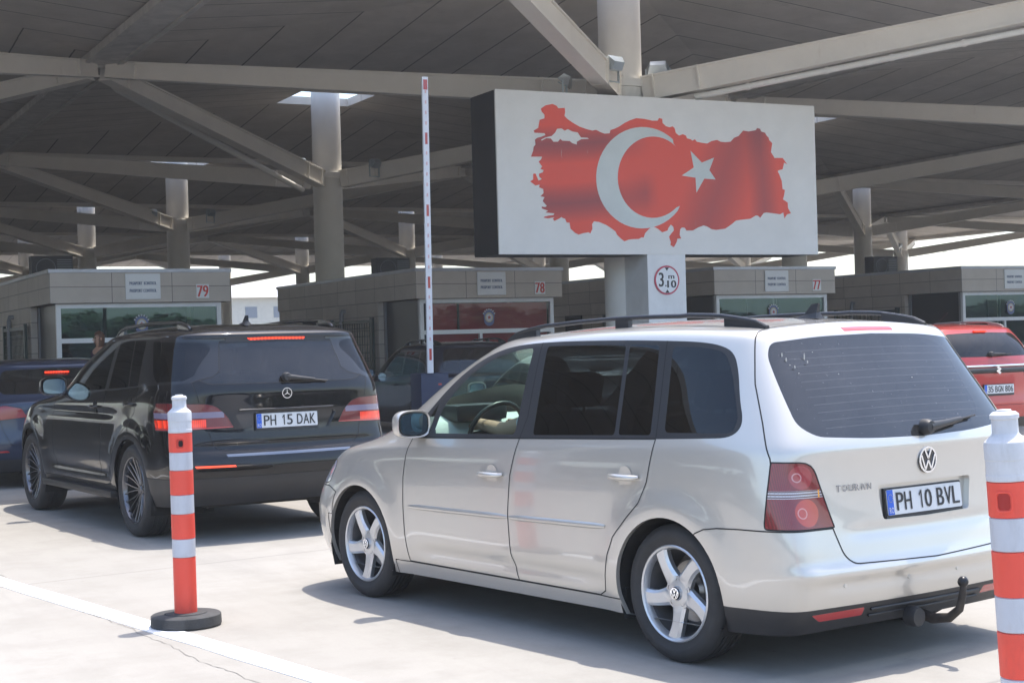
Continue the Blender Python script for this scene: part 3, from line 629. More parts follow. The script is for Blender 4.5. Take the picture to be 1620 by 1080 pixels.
floodlight(13.95, 25.2, 6.15, 0.9, R(30), 'floodlight half hidden behind the slanting arm left of the sign column', 0.9)
for (fx, fy, lb) in ((13.9, 39.7, 'small floodlight beside the column behind booth 78, left side'), (15.9, 39.4, 'small floodlight beside the column behind booth 78, right side'),
                 (13.8, 55.1, 'small floodlight left of the second column row, seen above booth 79'), (15.8, 54.8, 'small floodlight right of the second column row, seen above booth 79'),
                 (60.2, 70.0, 'small floodlight on the canopy edge arm, far right, left one'), (64.0, 70.5, 'small floodlight on the canopy edge arm, far right, right one')):
    floodlight(fx, fy, 6.35, 0.4, R(60), lb, 0.85)

# ---------------------------------------------------------------- white building and mast far behind
WB = pm('pale warehouse wall', (0.58, 0.56, 0.50), 0.8, var=0.08); WR = pm('pale warehouse roof', (0.62, 0.60, 0.56), 0.6); WIN = pm('grey window', (0.22, 0.25, 0.30), 0.2)
t = empty('warehouse', (25, 150, 0), 0, 'long white building with small windows beyond the canopy, seen over the black car', 'building')
MB().box(0, 60, 0, 18, 0, 6.6).build('wall', WB, t)
MB().add([(-0.6,-0.6,6.6),(60.6,-0.6,6.6),(60.6,18.6,6.6),(-0.6,18.6,6.6),(-0.6,9,8.4),(60.6,9,8.4)], [(0,1,5,4),(2,3,4,5),(0,4,3),(1,2,5),(3,2,1,0)]).build('roof', WR, t)
for i in range(20):
    for zz in (4.6, 2.0):
        wv = MB().box(1.2+i*2.9, 2.4+i*2.9, -0.05, 0.05, zz, zz+1.1).build('window', WIN, t)
t = empty('light_mast', (43.6, 120, 0), 0, 'thin light mast beyond the canopy, left of booth 78', 'mast')
MB().lathe([(0.16, 0), (0.08, 9.2), (0, 9.2)], seg=10).build('pole', PIPEG, t)
MB().box(-1.2, 1.2, -0.1, 0.1, 8.8, 8.95).box(-1.2, -0.7, -0.15, 0.15, 8.6, 8.8).box(0.7, 1.2, -0.15, 0.15, 8.6, 8.8).build('lamp_head', PIPEG, t)
# hangar-like shed far left and right so the horizon is not bare
t = empty('terminal_hall', (-40, 170, 0), 0, 'low grey terminal hall far behind the booths', 'building')
MB().box(0, 62, 0, 15, 0, 5.0).build('wall', pm('terminal wall', (0.34, 0.33, 0.31), 0.8, var=0.1), t)
for i in range(14): MB().box(2+i*4.2, 4.6+i*4.2, -0.05, 0.05, 1.2, 3.4).build('window', WIN, t)

# ---------------------------------------------------------------- trees behind the camera (mirrored in the glass)
LEAF = []
def leafmat(name, a, b_):
    m, n, b = nodes_of(name); f = noise(n, coords(n), 1.6, 4)
    n.links.new(mixc(n, ramp(n, f, [(0.35, 0), (0.65, 1)]), a, b_), b.inputs['Base Color']); b.inputs['Roughness'].default_value = 0.6; return m
LEAFM = leafmat('tree leaves', (0.035, 0.075, 0.02), (0.07, 0.12, 0.035)); BARK = pm('bark', (0.10, 0.075, 0.055), 0.9)
def tree_mesh(seed):
    r_ = random.Random(seed); v = []; f = []
    cl = [(r_.uniform(-1.6, 1.6), r_.uniform(-1.6, 1.6), r_.uniform(1.0, 5.0), r_.uniform(0.7, 1.25)) for _ in range(20)]
    for cx, cy, cz, cr_ in cl:
        for _ in range(130):
            d = Vector((r_.gauss(0, 1), r_.gauss(0, 1), r_.gauss(0, 1))).normalized() * cr_ * r_.uniform(0.6, 1.05)
            p = Vector((cx, cy, cz)) + d; a = Vector((r_.gauss(0, 1), r_.gauss(0, 1), r_.gauss(0, 1))).normalized(); b = a.orthogonal().normalized(); s_ = r_.uniform(0.20, 0.36)
            k = len(v); v += [(p+a*s_)[:], (p+b*s_*0.6)[:], (p-a*s_)[:], (p-b*s_*0.6)[:]]; f.append((k, k+1, k+2, k+3))
    return v, f
tms = []
for s_ in (11, 12, 13):
    v, f = tree_mesh(s_); me = bpy.data.meshes.new('crown'); me.from_pydata(v, [], f); me.materials.append(LEAFM); tms.append(me)
tk = MB(); tk.tube([(0,0,0),(0.05,0,1.2),(0,0.1,2.4),(0.15,0,3.8)], 0.2, 8, rr=[0.24,0.18,0.14,0.05])
for a in range(5): tk.tube([(0,0.05,1.9+0.25*a),(math.cos(a*1.3)*0.7, math.sin(a*1.3)*0.7, 3.0+0.2*a),(math.cos(a*1.3)*1.4, math.sin(a*1.3)*1.4, 3.8+0.2*a)], 0.07, 6, rr=[0.09,0.06,0.02])
tkme = bpy.data.meshes.new('trunk'); tkme.from_pydata(tk.v, [], tk.f); tkme.materials.append(BARK)
rt_ = random.Random(5)
for i in range(34):      # second row, added far left to darken what the car sides reflect
    t = empty('tree', (-62 + rt_.uniform(-4, 4), -50 + i*5.0 + rt_.uniform(-1.5, 1.5), 0), rt_.uniform(0, 6), 'leafy tree in the row left of the lanes, mirrored in the car sides', 'tree', 'trees mirrored in the car sides')
    sc = rt_.uniform(0.95, 1.3); t.scale = (sc*1.6, sc*1.6, sc*0.9)
    o = bpy.data.objects.new('crown', tms[i % 3]); COL.objects.link(o); o.parent = t
    o = bpy.data.objects.new('trunk', tkme); COL.objects.link(o); o.parent = t
for i in range(44):
    x = -75 + i*4.4 + rt_.uniform(-1.5, 1.5)
    t = empty('tree', (x, -58 + rt_.uniform(-6, 6), 0), rt_.uniform(0, 6), 'leafy tree in the row behind the camera, mirrored in the booth windows', 'tree', 'trees mirrored in the booth windows')
    sc = rt_.uniform(0.95, 1.3); t.scale = (sc*1.5, sc*1.5, sc*0.62)
    o = bpy.data.objects.new('crown', tms[i % 3]); COL.objects.link(o); o.parent = t
    o = bpy.data.objects.new('trunk', tkme); COL.objects.link(o); o.parent = t

# ---------------------------------------------------------------- summer haze
hz = bpy.data.materials.new('haze'); hz.use_nodes = True; n = hz.node_tree; n.nodes.clear()
o_ = n.nodes.new('ShaderNodeOutputMaterial'); pv_ = n.nodes.new('ShaderNodeVolumePrincipled')
pv_.inputs['Color'].default_value = (0.97, 0.975, 1.0, 1); pv_.inputs['Density'].default_value = 0.0012; pv_.inputs['Anisotropy'].default_value = 0.2
n.links.new(pv_.outputs[0], o_.inputs['Volume'])
tag(MB().box(-310, 410, -260, 460, -1.0, 13.0).build('haze', hz), kind='stuff')
SC.cycles.volume_bounces = 0

# ================================================================== CARS
def bs_eval(P, sub):
    """P (n,...) with ghost rows already added at both ends: uniform cubic B-spline samples"""
    n = len(P) - 3; out = []
    for i in range(n):
        for k in range(sub + (1 if i == n-1 else 0)):
            t = k/sub
            b = ((1-t)**3/6, (3*t**3-6*t**2+4)/6, (-3*t**3+3*t**2+3*t+1)/6, t**3/6)
            out.append(b[0]*P[i] + b[1]*P[i+1] + b[2]*P[i+2] + b[3]*P[i+3])
    return np.array(out)
def ghosts_col(G):      # columns: mirror at the centre line both ends  (G: rings, cols, 3)
    m = np.array([1, -1, 1]); return np.concatenate([G[:, 1:2]*m, G, G[:, -2:-1]*m], axis=1)
def ghosts_ring(G):
    m = np.array([1, -1, 1]); return np.concatenate([2*G[:1]-G[1:2], G, G[-2:-1]*m], axis=0)
def surf(G, sc, sr, sharp=0.75):
    def ev(Q, a, b):
        A = ghosts_ring(ghosts_col(Q)); B = bs_eval(A, b); return bs_eval(B.transpose(1, 0, 2), a).transpose(1, 0, 2)
    Q = G.copy()
    for _ in range(3):
        E = ev(Q, 1, 1); Q = Q + sharp*(G - E); Q[-1, :, 1] = 0; Q[:, 0, 1] = 0; Q[:, -1, 1] = 0
    return ev(Q, sc, sr)
def cage(c):
    """c['rings']: rows (xr, zr, xf, zf, w, zsr, zsf, rear corner, front corner); control grid rings x 13 columns"""
    G = []; xs_mid = c.get('mid', [0.14, 0.32, 0.52, 0.72, 0.88])
    for (xr, zr, xf, zf, w_, zsr, zsf, rc, fc) in c['rings']:
        row = [(xr, 0, zr), (xr+0.06*rc, 0.42*w_, zr), (xr+0.30*rc, 0.78*w_, zr*0.7+zsr*0.3), (xr+rc, 0.965*w_, zr*0.25+zsr*0.75)]
        xa, xb = xr+rc+0.08, xf-fc-0.02
        for t in xs_mid: row.append((xa+(xb-xa)*t, w_*(1.0 if 0.1 < t < 0.8 else 0.995), zsr+(zsf-zsr)*t))
        row += [(xf-fc, 0.955*w_, zf*0.25+zsf*0.75), (xf-0.42*fc, 0.80*w_, zf*0.65+zsf*0.35), (xf-0.12*fc, 0.44*w_, zf*0.95+zsf*0.05), (xf, 0, zf)]
        G.append(row)
    G = np.array(G, float)
    ra = c.get('arch', 0.03); x0 = c['rings'][-1][0]; x1 = c['rings'][-1][2]
    for j in range(len(G)):
        if j >= len(G)-4:
            k = {4: 0.5, 3: 0.8, 2: 1.0, 1: 1.0}[len(G)-j]
            t = np.clip((G[j, :, 0]-x0)/(x1-x0), 0, 1); G[j, :, 2] += ra*k*4*t*(1-t)
    return G
class Body:
    def __init__(s, c, sc=8, sr=8):
        s.c = c; S = surf(cage(c), sc, sr); nr, ncol, _ = S.shape; s.S = S
        # wheel arch lips
        for wx, wr in c['arches']:
            d = np.hypot(S[:, :, 0]-wx, S[:, :, 2]-c['wz']); k = np.clip(1-np.abs(d-wr)/0.10, 0, 1)
            k = k*k*(3-2*k)*(S[:, :, 1] > 0.6)*(S[:, :, 2] < c['wz']+wr+0.15); S[:, :, 1] += c.get('lip', 0.014)*k
        for fn in c.get('dents', []): fn(S)
        bm = bmesh.new(); s.bm = bm; s.ln = bm.verts.layers.float_vector.new('nrm'); s.lt = bm.faces.layers.int.new('tag')
        vs = [[bm.verts.new(S[j, i]) for i in range(ncol)] for j in range(nr)]
        for j in range(nr-1):
            for i in range(ncol-1):
                q = [vs[j][i], vs[j+1][i], vs[j+1][i+1], vs[j][i+1]]
                try: bm.faces.new(q)
                except ValueError: pass
        bmesh.ops.remove_doubles(bm, verts=bm.verts[:], dist=0.0006)
        bm.normal_update()
        for v in bm.verts:
            n_ = v.normal.copy()
            if abs(v.co.y) < 1e-4: n_.y = 0; n_.normalize()
            v[s.ln] = n_
        s.names = ['body']
    def region(s, name, specs, allow=('body',), tid=None):
        """specs: list of (axis, polygon, predicate). cut all outlines then tag faces inside all of them"""
        bm, lt = s.bm, s.lt; al = {s.names.index(a) for a in allow if a in s.names}
        for ax, poly, pred in specs:
            iu, iv = {'side': (0, 2), 'rear': (1, 2), 'front': (1, 2), 'top': (0, 1)}[ax]
            us = [p[0] for p in poly]; vs_ = [p[1] for p in poly]; bb = (min(us)-.02, max(us)+.02, min(vs_)-.02, max(vs_)+.02)
            fs = []
            for f in bm.faces:
                if f[lt] not in al: continue
                c_ = f.calc_center_median()
                if not pred(c_, f.normal): continue
                if bb[0]-.06 <= c_[iu] <= bb[1]+.06 and bb[2]-.06 <= c_[iv] <= bb[3]+.06: fs.append(f)
            fs = set(fs); n = len(poly)
            for k in range(n):
                a = poly[k]; b = poly[(k+1) % n]; lo_u, hi_u = min(a[0], b[0])-1e-4, max(a[0], b[0])+1e-4; lo_v, hi_v = min(a[1], b[1])-1e-4, max(a[1], b[1])+1e-4
                du, dv = b[0]-a[0], b[1]-a[1]; L = math.hypot(du, dv)
                if L < 1e-6: continue
                nu, nv = dv/L, -du/L
                sel = []
                for f in fs:
                    if not f.is_valid: continue
                    uu = [v.co[iu] for v in f.verts]; vv = [v.co[iv] for v in f.verts]
                    if max(uu) < lo_u or min(uu) > hi_u or max(vv) < lo_v or min(vv) > hi_v: continue
                    d = [(x-a[0])*nu + (y-a[1])*nv for x, y in zip(uu, vv)]
                    if max(d) > 1e-5 and min(d) < -1e-5: sel.append(f)
                if not sel: continue
                g = set(sel)
                for f in sel: g.update(f.edges); g.update(f.verts)
                pn = [0, 0, 0]; pc = [0, 0, 0]; pn[iu] = nu; pn[iv] = nv; pc[iu] = a[0]; pc[iv] = a[1]
                r = bmesh.ops.bisect_plane(bm, geom=list(g), dist=2e-5, plane_co=pc, plane_no=pn)
                fs = {f for f in fs if f.is_valid}; fs.update(e for e in r['geom'] if isinstance(e, bmesh.types.BMFace))
        if name not in s.names: s.names.append(name)
        ti = s.names.index(name)
        for f in bm.faces:
            if f[lt] not in al: continue
            c_ = f.calc_center_median(); ok = True
            for ax, poly, pred in specs:
                iu, iv = {'side': (0, 2), 'rear': (1, 2), 'front': (1, 2), 'top': (0, 1)}[ax]
                if not pred(c_, f.normal) or not inpoly(c_[iu], c_[iv], poly): ok = False; break
            if ok: f[lt] = ti
    def extrude(s, name, vec):
        ti = s.names.index(name); fs = [f for f in s.bm.faces if f[s.lt] == ti]
        r = bmesh.ops.extrude_face_region(s.bm, geom=fs)
        vs = [g for g in r['geom'] if isinstance(g, bmesh.types.BMVert)]
        bmesh.ops.translate(s.bm, verts=vs, vec=vec)
        bmesh.ops.delete(s.bm, geom=fs, context='FACES_ONLY')
        mid = [f for f in s.bm.faces if f[s.lt] == ti and all(abs(v.co.y) < 1e-4 for v in f.verts)]
        bmesh.ops.delete(s.bm, geom=mid, context='FACES_ONLY')
    def collect(s):
        """per tag: verts, faces, normals ; plus seams"""
        bm, lt, ln = s.bm, s.lt, s.ln; bm.verts.ensure_lookup_table(); bm.verts.index_update(); bm.normal_update(); out = {}
        V = [tuple(v.co) for v in bm.verts]; NR = [tuple(v[ln]) for v in bm.verts]
        for ti, nm in enumerate(s.names):
            fs = [tuple(v.index for v in f.verts) for f in bm.faces if f[lt] == ti]
            if not fs: continue
            ids = sorted({i for f in fs for i in f}); mp = {a: b for b, a in enumerate(ids)}
            out[nm] = ([V[i] for i in ids], [tuple(mp[i] for i in f) for f in fs], [NR[i] for i in ids])
        seams = {}
        for e in bm.edges:
            if len(e.link_faces) == 2:
                a, b = e.link_faces[0][lt], e.link_faces[1][lt]
                if a != b: seams.setdefault((s.names[min(a, b)], s.names[max(a, b)]), []).append((e.verts[0].index, e.verts[1].index))
            elif len(e.link_faces) == 1:
                seams.setdefault(('open', s.names[e.link_faces[0][lt]]), []).append((e.verts[0].index, e.verts[1].index))
        s.V, s.NR = V, NR
        return out, seams
def chaikin(p, it=2):
    for _ in range(it):
        q = []
        for i in range(len(p)):
            a, b = p[i], p[(i+1) % len(p)]; q += [(a[0]*.75+b[0]*.25, a[1]*.75+b[1]*.25), (a[0]*.25+b[0]*.75, a[1]*.25+b[1]*.75)]
        p = q
    return p
def inpoly(x, y, poly):
    ins = False; n = len(poly); j = n-1
    for i in range(n):
        xi, yi = poly[i]; xj, yj = poly[j]
        if (yi > y) != (yj > y) and x < (xj-xi)*(y-yi)/(yj-yi)+xi: ins = not ins
        j = i
    return ins
def mesh_n(name, parts, mats, parent):
    """parts: list of (verts, faces, normals, mirror, matindex)"""
    V = []; F = []; NN = []; MI = []
    for (v, f, nr, mir, mi) in parts:
        k = len(V)
        if mir:
            V += [(a, -b, c) for a, b, c in v]; NN += [(a, -b, c) for a, b, c in nr]; F += [tuple(i+k for i in reversed(q)) for q in f]
        else:
            V += v; NN += nr; F += [tuple(i+k for i in q) for q in f]
        MI += [mi]*len(f)
    me = bpy.data.meshes.new(name); me.from_pydata(V, [], F); me.update()
    me.polygons.foreach_set('use_smooth', [True]*len(F))
    if any(MI): me.polygons.foreach_set('material_index', MI)
    nn = []
    for q in NN:
        l = math.sqrt(q[0]**2+q[1]**2+q[2]**2); nn.append((q[0]/l, q[1]/l, q[2]/l) if l > 1e-6 else (0, 0, 0))
    me.normals_split_custom_set_from_vertices(nn)
    return link(name, me, mats, parent)
def ribbon(V, NR, edges, width, lift, inward=None):
    """thin strip along edges; vertex-averaged side vectors"""
    sv = {}; adj = {}
    for a, b in edges: adj.setdefault(a, []).append(b); adj.setdefault(b, []).append(a)
    v = []; f = []; idx = {}; nn = []
    def get(i):
        if i in idx: return idx[i]
        n = Vector(NR[i]); n.normalize(); nb = adj[i]; p = Vector(V[i])
        d = (Vector(V[nb[-1]])-Vector(V[nb[0]])) if len(nb) >= 2 else (Vector(V[nb[0]])-p)
        sd = n.cross(d); sd = sd.normalized() if sd.length > 1e-9 else Vector((0, 0, 1))
        k = len(v); v.append((p+n*lift+sd*width/2)[:]); v.append((p+n*lift-sd*width/2)[:]); nn.append(tuple(n)); nn.append(tuple(n)); idx[i] = k; return k
    for a, b in edges:
        if len(adj[a]) > 2 or len(adj[b]) > 2: pass
        i, j = get(a), get(b)
        # match sides
        pi0, pj0, pj1 = Vector(v[i]), Vector(v[j]), Vector(v[j+1])
        q = (i, i+1, j+1, j) if (pi0-pj0).length < (pi0-pj1).length else (i, i+1, j, j+1)
        a0, a1, a2 = Vector(v[q[0]]), Vector(v[q[1]]), Vector(v[q[2]])
        if (a1-a0).cross(a2-a1).dot(Vector(nn[q[0]])) < 0: q = q[::-1]
        f.append(q)
    return v, f, nn

# ------------------------------------------------------------------ wheels (local: y = outwards)
def wheel(parent, x, y, z, r_tyre, r_rim, width, style, side, n_spoke=5, badge=None, am=None, seg=56):
    am = am or ALLOY
    t = empty('wheel', (x, y, z)); t.parent = parent
    if side < 0: t.rotation_euler = (0, 0, math.pi)
    w2 = width/2; rs = r_tyre-r_rim
    prof = [(r_rim-0.012, -w2*0.80), (r_rim+0.004, -w2*0.92), (r_rim+0.35*rs, -w2*1.02), (r_rim+0.72*rs, -w2*0.99), (r_tyre-0.010, -w2*0.85), (r_tyre-0.001, -w2*0.70)]
    g = []
    for k in range(-2, 3):
        yy = k*w2*0.28; g += [(r_tyre, yy-w2*0.10), (r_tyre, yy+w2*0.09), (r_tyre-0.007, yy+w2*0.10), (r_tyre-0.007, yy+w2*0.13)]
    prof += g[:-2] + [(r_tyre-0.001, w2*0.70), (r_tyre-0.010, w2*0.85), (r_tyre-0.022, w2*0.93), (r_tyre-0.024, w2*0.95), (r_rim+0.62*rs, w2*1.0), (r_rim+0.40*rs, w2*1.015), (r_rim+0.36*rs, w2*1.0), (r_rim+0.06*rs, w2*0.90), (r_rim-0.012, w2*0.82)]
    MB().lathe(prof, 'y', seg).build('tyre', RUBBER, t, 32)
    yo = w2*0.86
    rim = empty('rim'); rim.parent = t
    b = MB().lathe([(r_rim-0.002, yo-0.02), (r_rim+0.001, yo+0.004), (r_rim-0.004, yo+0.008), (r_rim-0.012, yo+0.004), (r_rim-0.018, yo-0.010), (r_rim-0.022, yo-0.03)], 'y', seg)
    rim_o = b.build('rim', am, t, 40); bpy.data.objects.remove(rim)
    MB().lathe([(r_rim-0.022, yo-0.03), (r_rim-0.035, yo-0.07), (r_rim-0.045, -w2*0.8)], 'y', seg).lathe([(r_rim-0.03, -w2*0.75), (0.0, -w2*0.75)], 'y', seg).build('barrel', BARREL if am is ALLOY else WELL, rim_o, 40)
    if style != 'far':
        MB().lathe([(0.0, -0.012), (0.06, -0.012), (0.075, -0.03), (r_rim*0.64, -0.03), (r_rim*0.64, -0.05)], 'y', 40).build('brake_disc', DISC, rim_o, 30)
    s = MB(); ri = r_rim-0.014
    def spoke(a0, w0, w1, y0, y1, yb, sweep=0.0, bulge=0.0, th=0.03):
        rows = []; K = 7
        for k in range(K):
            u = k/(K-1); rr = 0.035+(ri-0.035)*u
            a = a0+sweep*u*u; ww = w0+(w1-w0)*u + bulge*(1-4*(u-0.5)**2)*-1
            yc = y0+(y1-y0)*(u**1.6)+yb*math.sin(u*math.pi)
            d = (math.cos(a), math.sin(a)); p = (-math.sin(a), math.cos(a))
            rows.append([(d[0]*rr+p[0]*q*ww/2, yc-(0.0 if abs(q) < 0.9 else th*0.30), d[1]*rr+p[1]*q*ww/2) for q in (-1, -0.62, 0.62, 1)] +
                        [(d[0]*rr+p[0]*q*ww/2, yc-th, d[1]*rr+p[1]*q*ww/2) for q in (0.95, -0.95)])
        v = [p for r_ in rows for p in r_]; f = []
        for k in range(K-1):
            for q in range(6):
                q2 = (q+1) % 6; f.append((k*6+q, (k+1)*6+q, (k+1)*6+q2, k*6+q2))
        s.add(v, f)
    if style == 'five':
        for k in range(5): spoke(R(57-3+72*k), 0.104, 0.082, yo-0.022, yo-0.004, 0.004, R(8), 0.020, 0.036)
        s.lathe([(0.0, yo-0.006), (0.030, yo-0.006), (0.034, yo-0.016), (0.078, yo-0.022), (0.082, yo-0.05)], 'y', 40)
    elif style == 'multi':
        for k in range(n_spoke):
            for q in (-1, 1): spoke(R(360*k/n_spoke+q*360/n_spoke*0.16), 0.018, 0.013, yo-0.055, yo-0.006, 0.0, q*R(360/n_spoke*0.14), 0.0, 0.022)
        s.lathe([(0.0, yo-0.045), (0.034, yo-0.045), (0.038, yo-0.052), (0.062, yo-0.058), (0.066, yo-0.08)], 'y', 32)
    else:
        for k in range(n_spoke): spoke(R(90+360*k/n_spoke), 0.055, 0.045, yo-0.02, yo-0.006, 0.0, 0, 0.0, 0.03)
        s.lathe([(0.0, yo-0.012), (0.06, yo-0.018), (0.064, yo-0.05)], 'y', 24)
    s.build('spokes', am, rim_o, 32)
    if style == 'five':
        nt_ = MB()
        for k in range(5):
            a = R(57+36+72*k); nt_.lathe([(0.0, yo-0.024), (0.009, yo-0.024), (0.011, yo-0.0195), (0.0115, yo-0.0185)], 'y', 10, (0.056*math.cos(a), 0, 0.056*math.sin(a)))
        nt_.build('wheel_bolts', BLACKP, rim_o)
        cp = MB().lathe([(0.0, yo-0.002), (0.027, yo-0.002), (0.030, yo-0.006)], 'y', 28).build('hub_cap', BLACKG, rim_o, 30)
        vw_badge(MB(), (0, yo, 0), (-1, 0, 0), (0, 0, 1), 0.026).build('hub_badge', CHROME, rim_o)
    return t
def bar2(mb, frame, a, b, w_, th):
    o, u, v = (Vector(q) for q in frame); a = Vector(a); b = Vector(b); d = (b-a).normalized(); p = Vector((-d.y, d.x))*w_/2
    mb.poly([(a+p)[:], (a-p)[:], (b-p)[:], (b+p)[:]][::-1], th, frame)
def vw_badge(mb, o, u, v, r):
    n = Vector(u).cross(Vector(v)); o = Vector(o); fr = ((o+n*0.002)[:], u, v)
    for q in range(32):
        a, b = R(q*11.25), R((q+1)*11.25)
        mb.poly([(r*math.cos(a), r*math.sin(a)), (r*math.cos(b), r*math.sin(b)), (0.86*r*math.cos(b), 0.86*r*math.sin(b)), (0.86*r*math.cos(a), 0.86*r*math.sin(a))], 0.004, fr)
    k = r*0.86; w_ = r*0.15
    for a, b in (((-0.42, 0.88), (0.0, 0.10)), ((0.42, 0.88), (0.0, 0.10)), ((-0.90, 0.42), (-0.40, -0.85)), ((0.90, 0.42), (0.40, -0.85)), ((-0.40, -0.85), (0.0, -0.05)), ((0.40, -0.85), (0.0, -0.05))):
        bar2(mb, fr, (a[0]*k, a[1]*k), (b[0]*k, b[1]*k), w_, 0.004)
    return mb
def plate(parent, x, z, tilt, txt, y=0.0, eu='RO', small=None, w_=0.52, h=0.112):
    """rear plate facing -x"""
    t = empty('number_plate', (x, y, z)); t.parent = parent; t.rotation_euler = (0, tilt, 0)
    fr = ((-0.011, 0, 0), (0, -1, 0), (0, 0, 1))
    MB().bevbox(-0.006, 0.012, -w_/2-0.008, w_/2+0.008, -h/2-0.028, h/2+0.008, 0.004).build('plate_holder', BLACKP, t)
    MB().poly(round_rect(-w_/2, w_/2, -h/2, h/2, 0.008, 3), 0.004, fr).build('plate_face', PLATEW, t)
    x0 = -w_/2
    if eu:
        MB().poly([(x0+0.001, -h/2+0.001), (x0+0.042, -h/2+0.001), (x0+0.042, h/2-0.001), (x0+0.001, h/2-0.001)], 0.001, ((-0.0122, 0, 0), (0, -1, 0), (0, 0, 1))).build('country_band', PLATEB, t)
        mb = MB(); f2 = ((-0.0145, 0, 0), (0, -1, 0), (0, 0, 1)); add_text(mb, eu, f2, (x0+0.007, x0+0.037, -h/2+0.008, -h/2+0.034)); mb.build('country_letters', PLATEW, t)
        mb = MB()
        for k in range(12 if eu == 'RO' else 0):
            a = R(30*k); mb.poly([(x0+0.0215+0.014*math.cos(a)+0.0022*math.cos(R(q)), 0.018+0.017*math.sin(a)+0.0022*math.sin(R(q))) for q in range(0, 360, 90)], 0.0005, f2)
        if eu == 'RO': mb.build('band_stars', pm('star yellow', (0.5, 0.42, 0.12), 0.4) if 'star yellow' not in MATS else MATS['star yellow'], t)
        x0 += 0.045
    f2 = ((-0.0145, 0, 0), (0, -1, 0), (0, 0, 1)); parts_ = txt.split(' '); tot = sum(len(p) for p in parts_)+0.55*(len(parts_)-1); cw = (w_/2-0.014-x0-0.012)/tot; cx = x0+0.012
    for p in parts_:
        mb = MB()
        for chh in p:
            q0, q1 = (0.34, 0.70) if chh in '1I' else (0.06, 0.90)
            add_text(mb, chh, f2, (cx+cw*q0, cx+cw*q1, -h/2+0.017, h/2-0.015), bold=0.0011); cx += cw
        cx += cw*0.55; mb.build('plate_text', INK, t)
    if small: mb = MB(); add_text(mb, small, ((-0.0095, 0, 0), (0, -1, 0), (0, 0, 1)), (-0.1, 0.1, -h/2-0.022, -h/2-0.010)); mb.build('dealer_text', PLATEW, t)
    return t

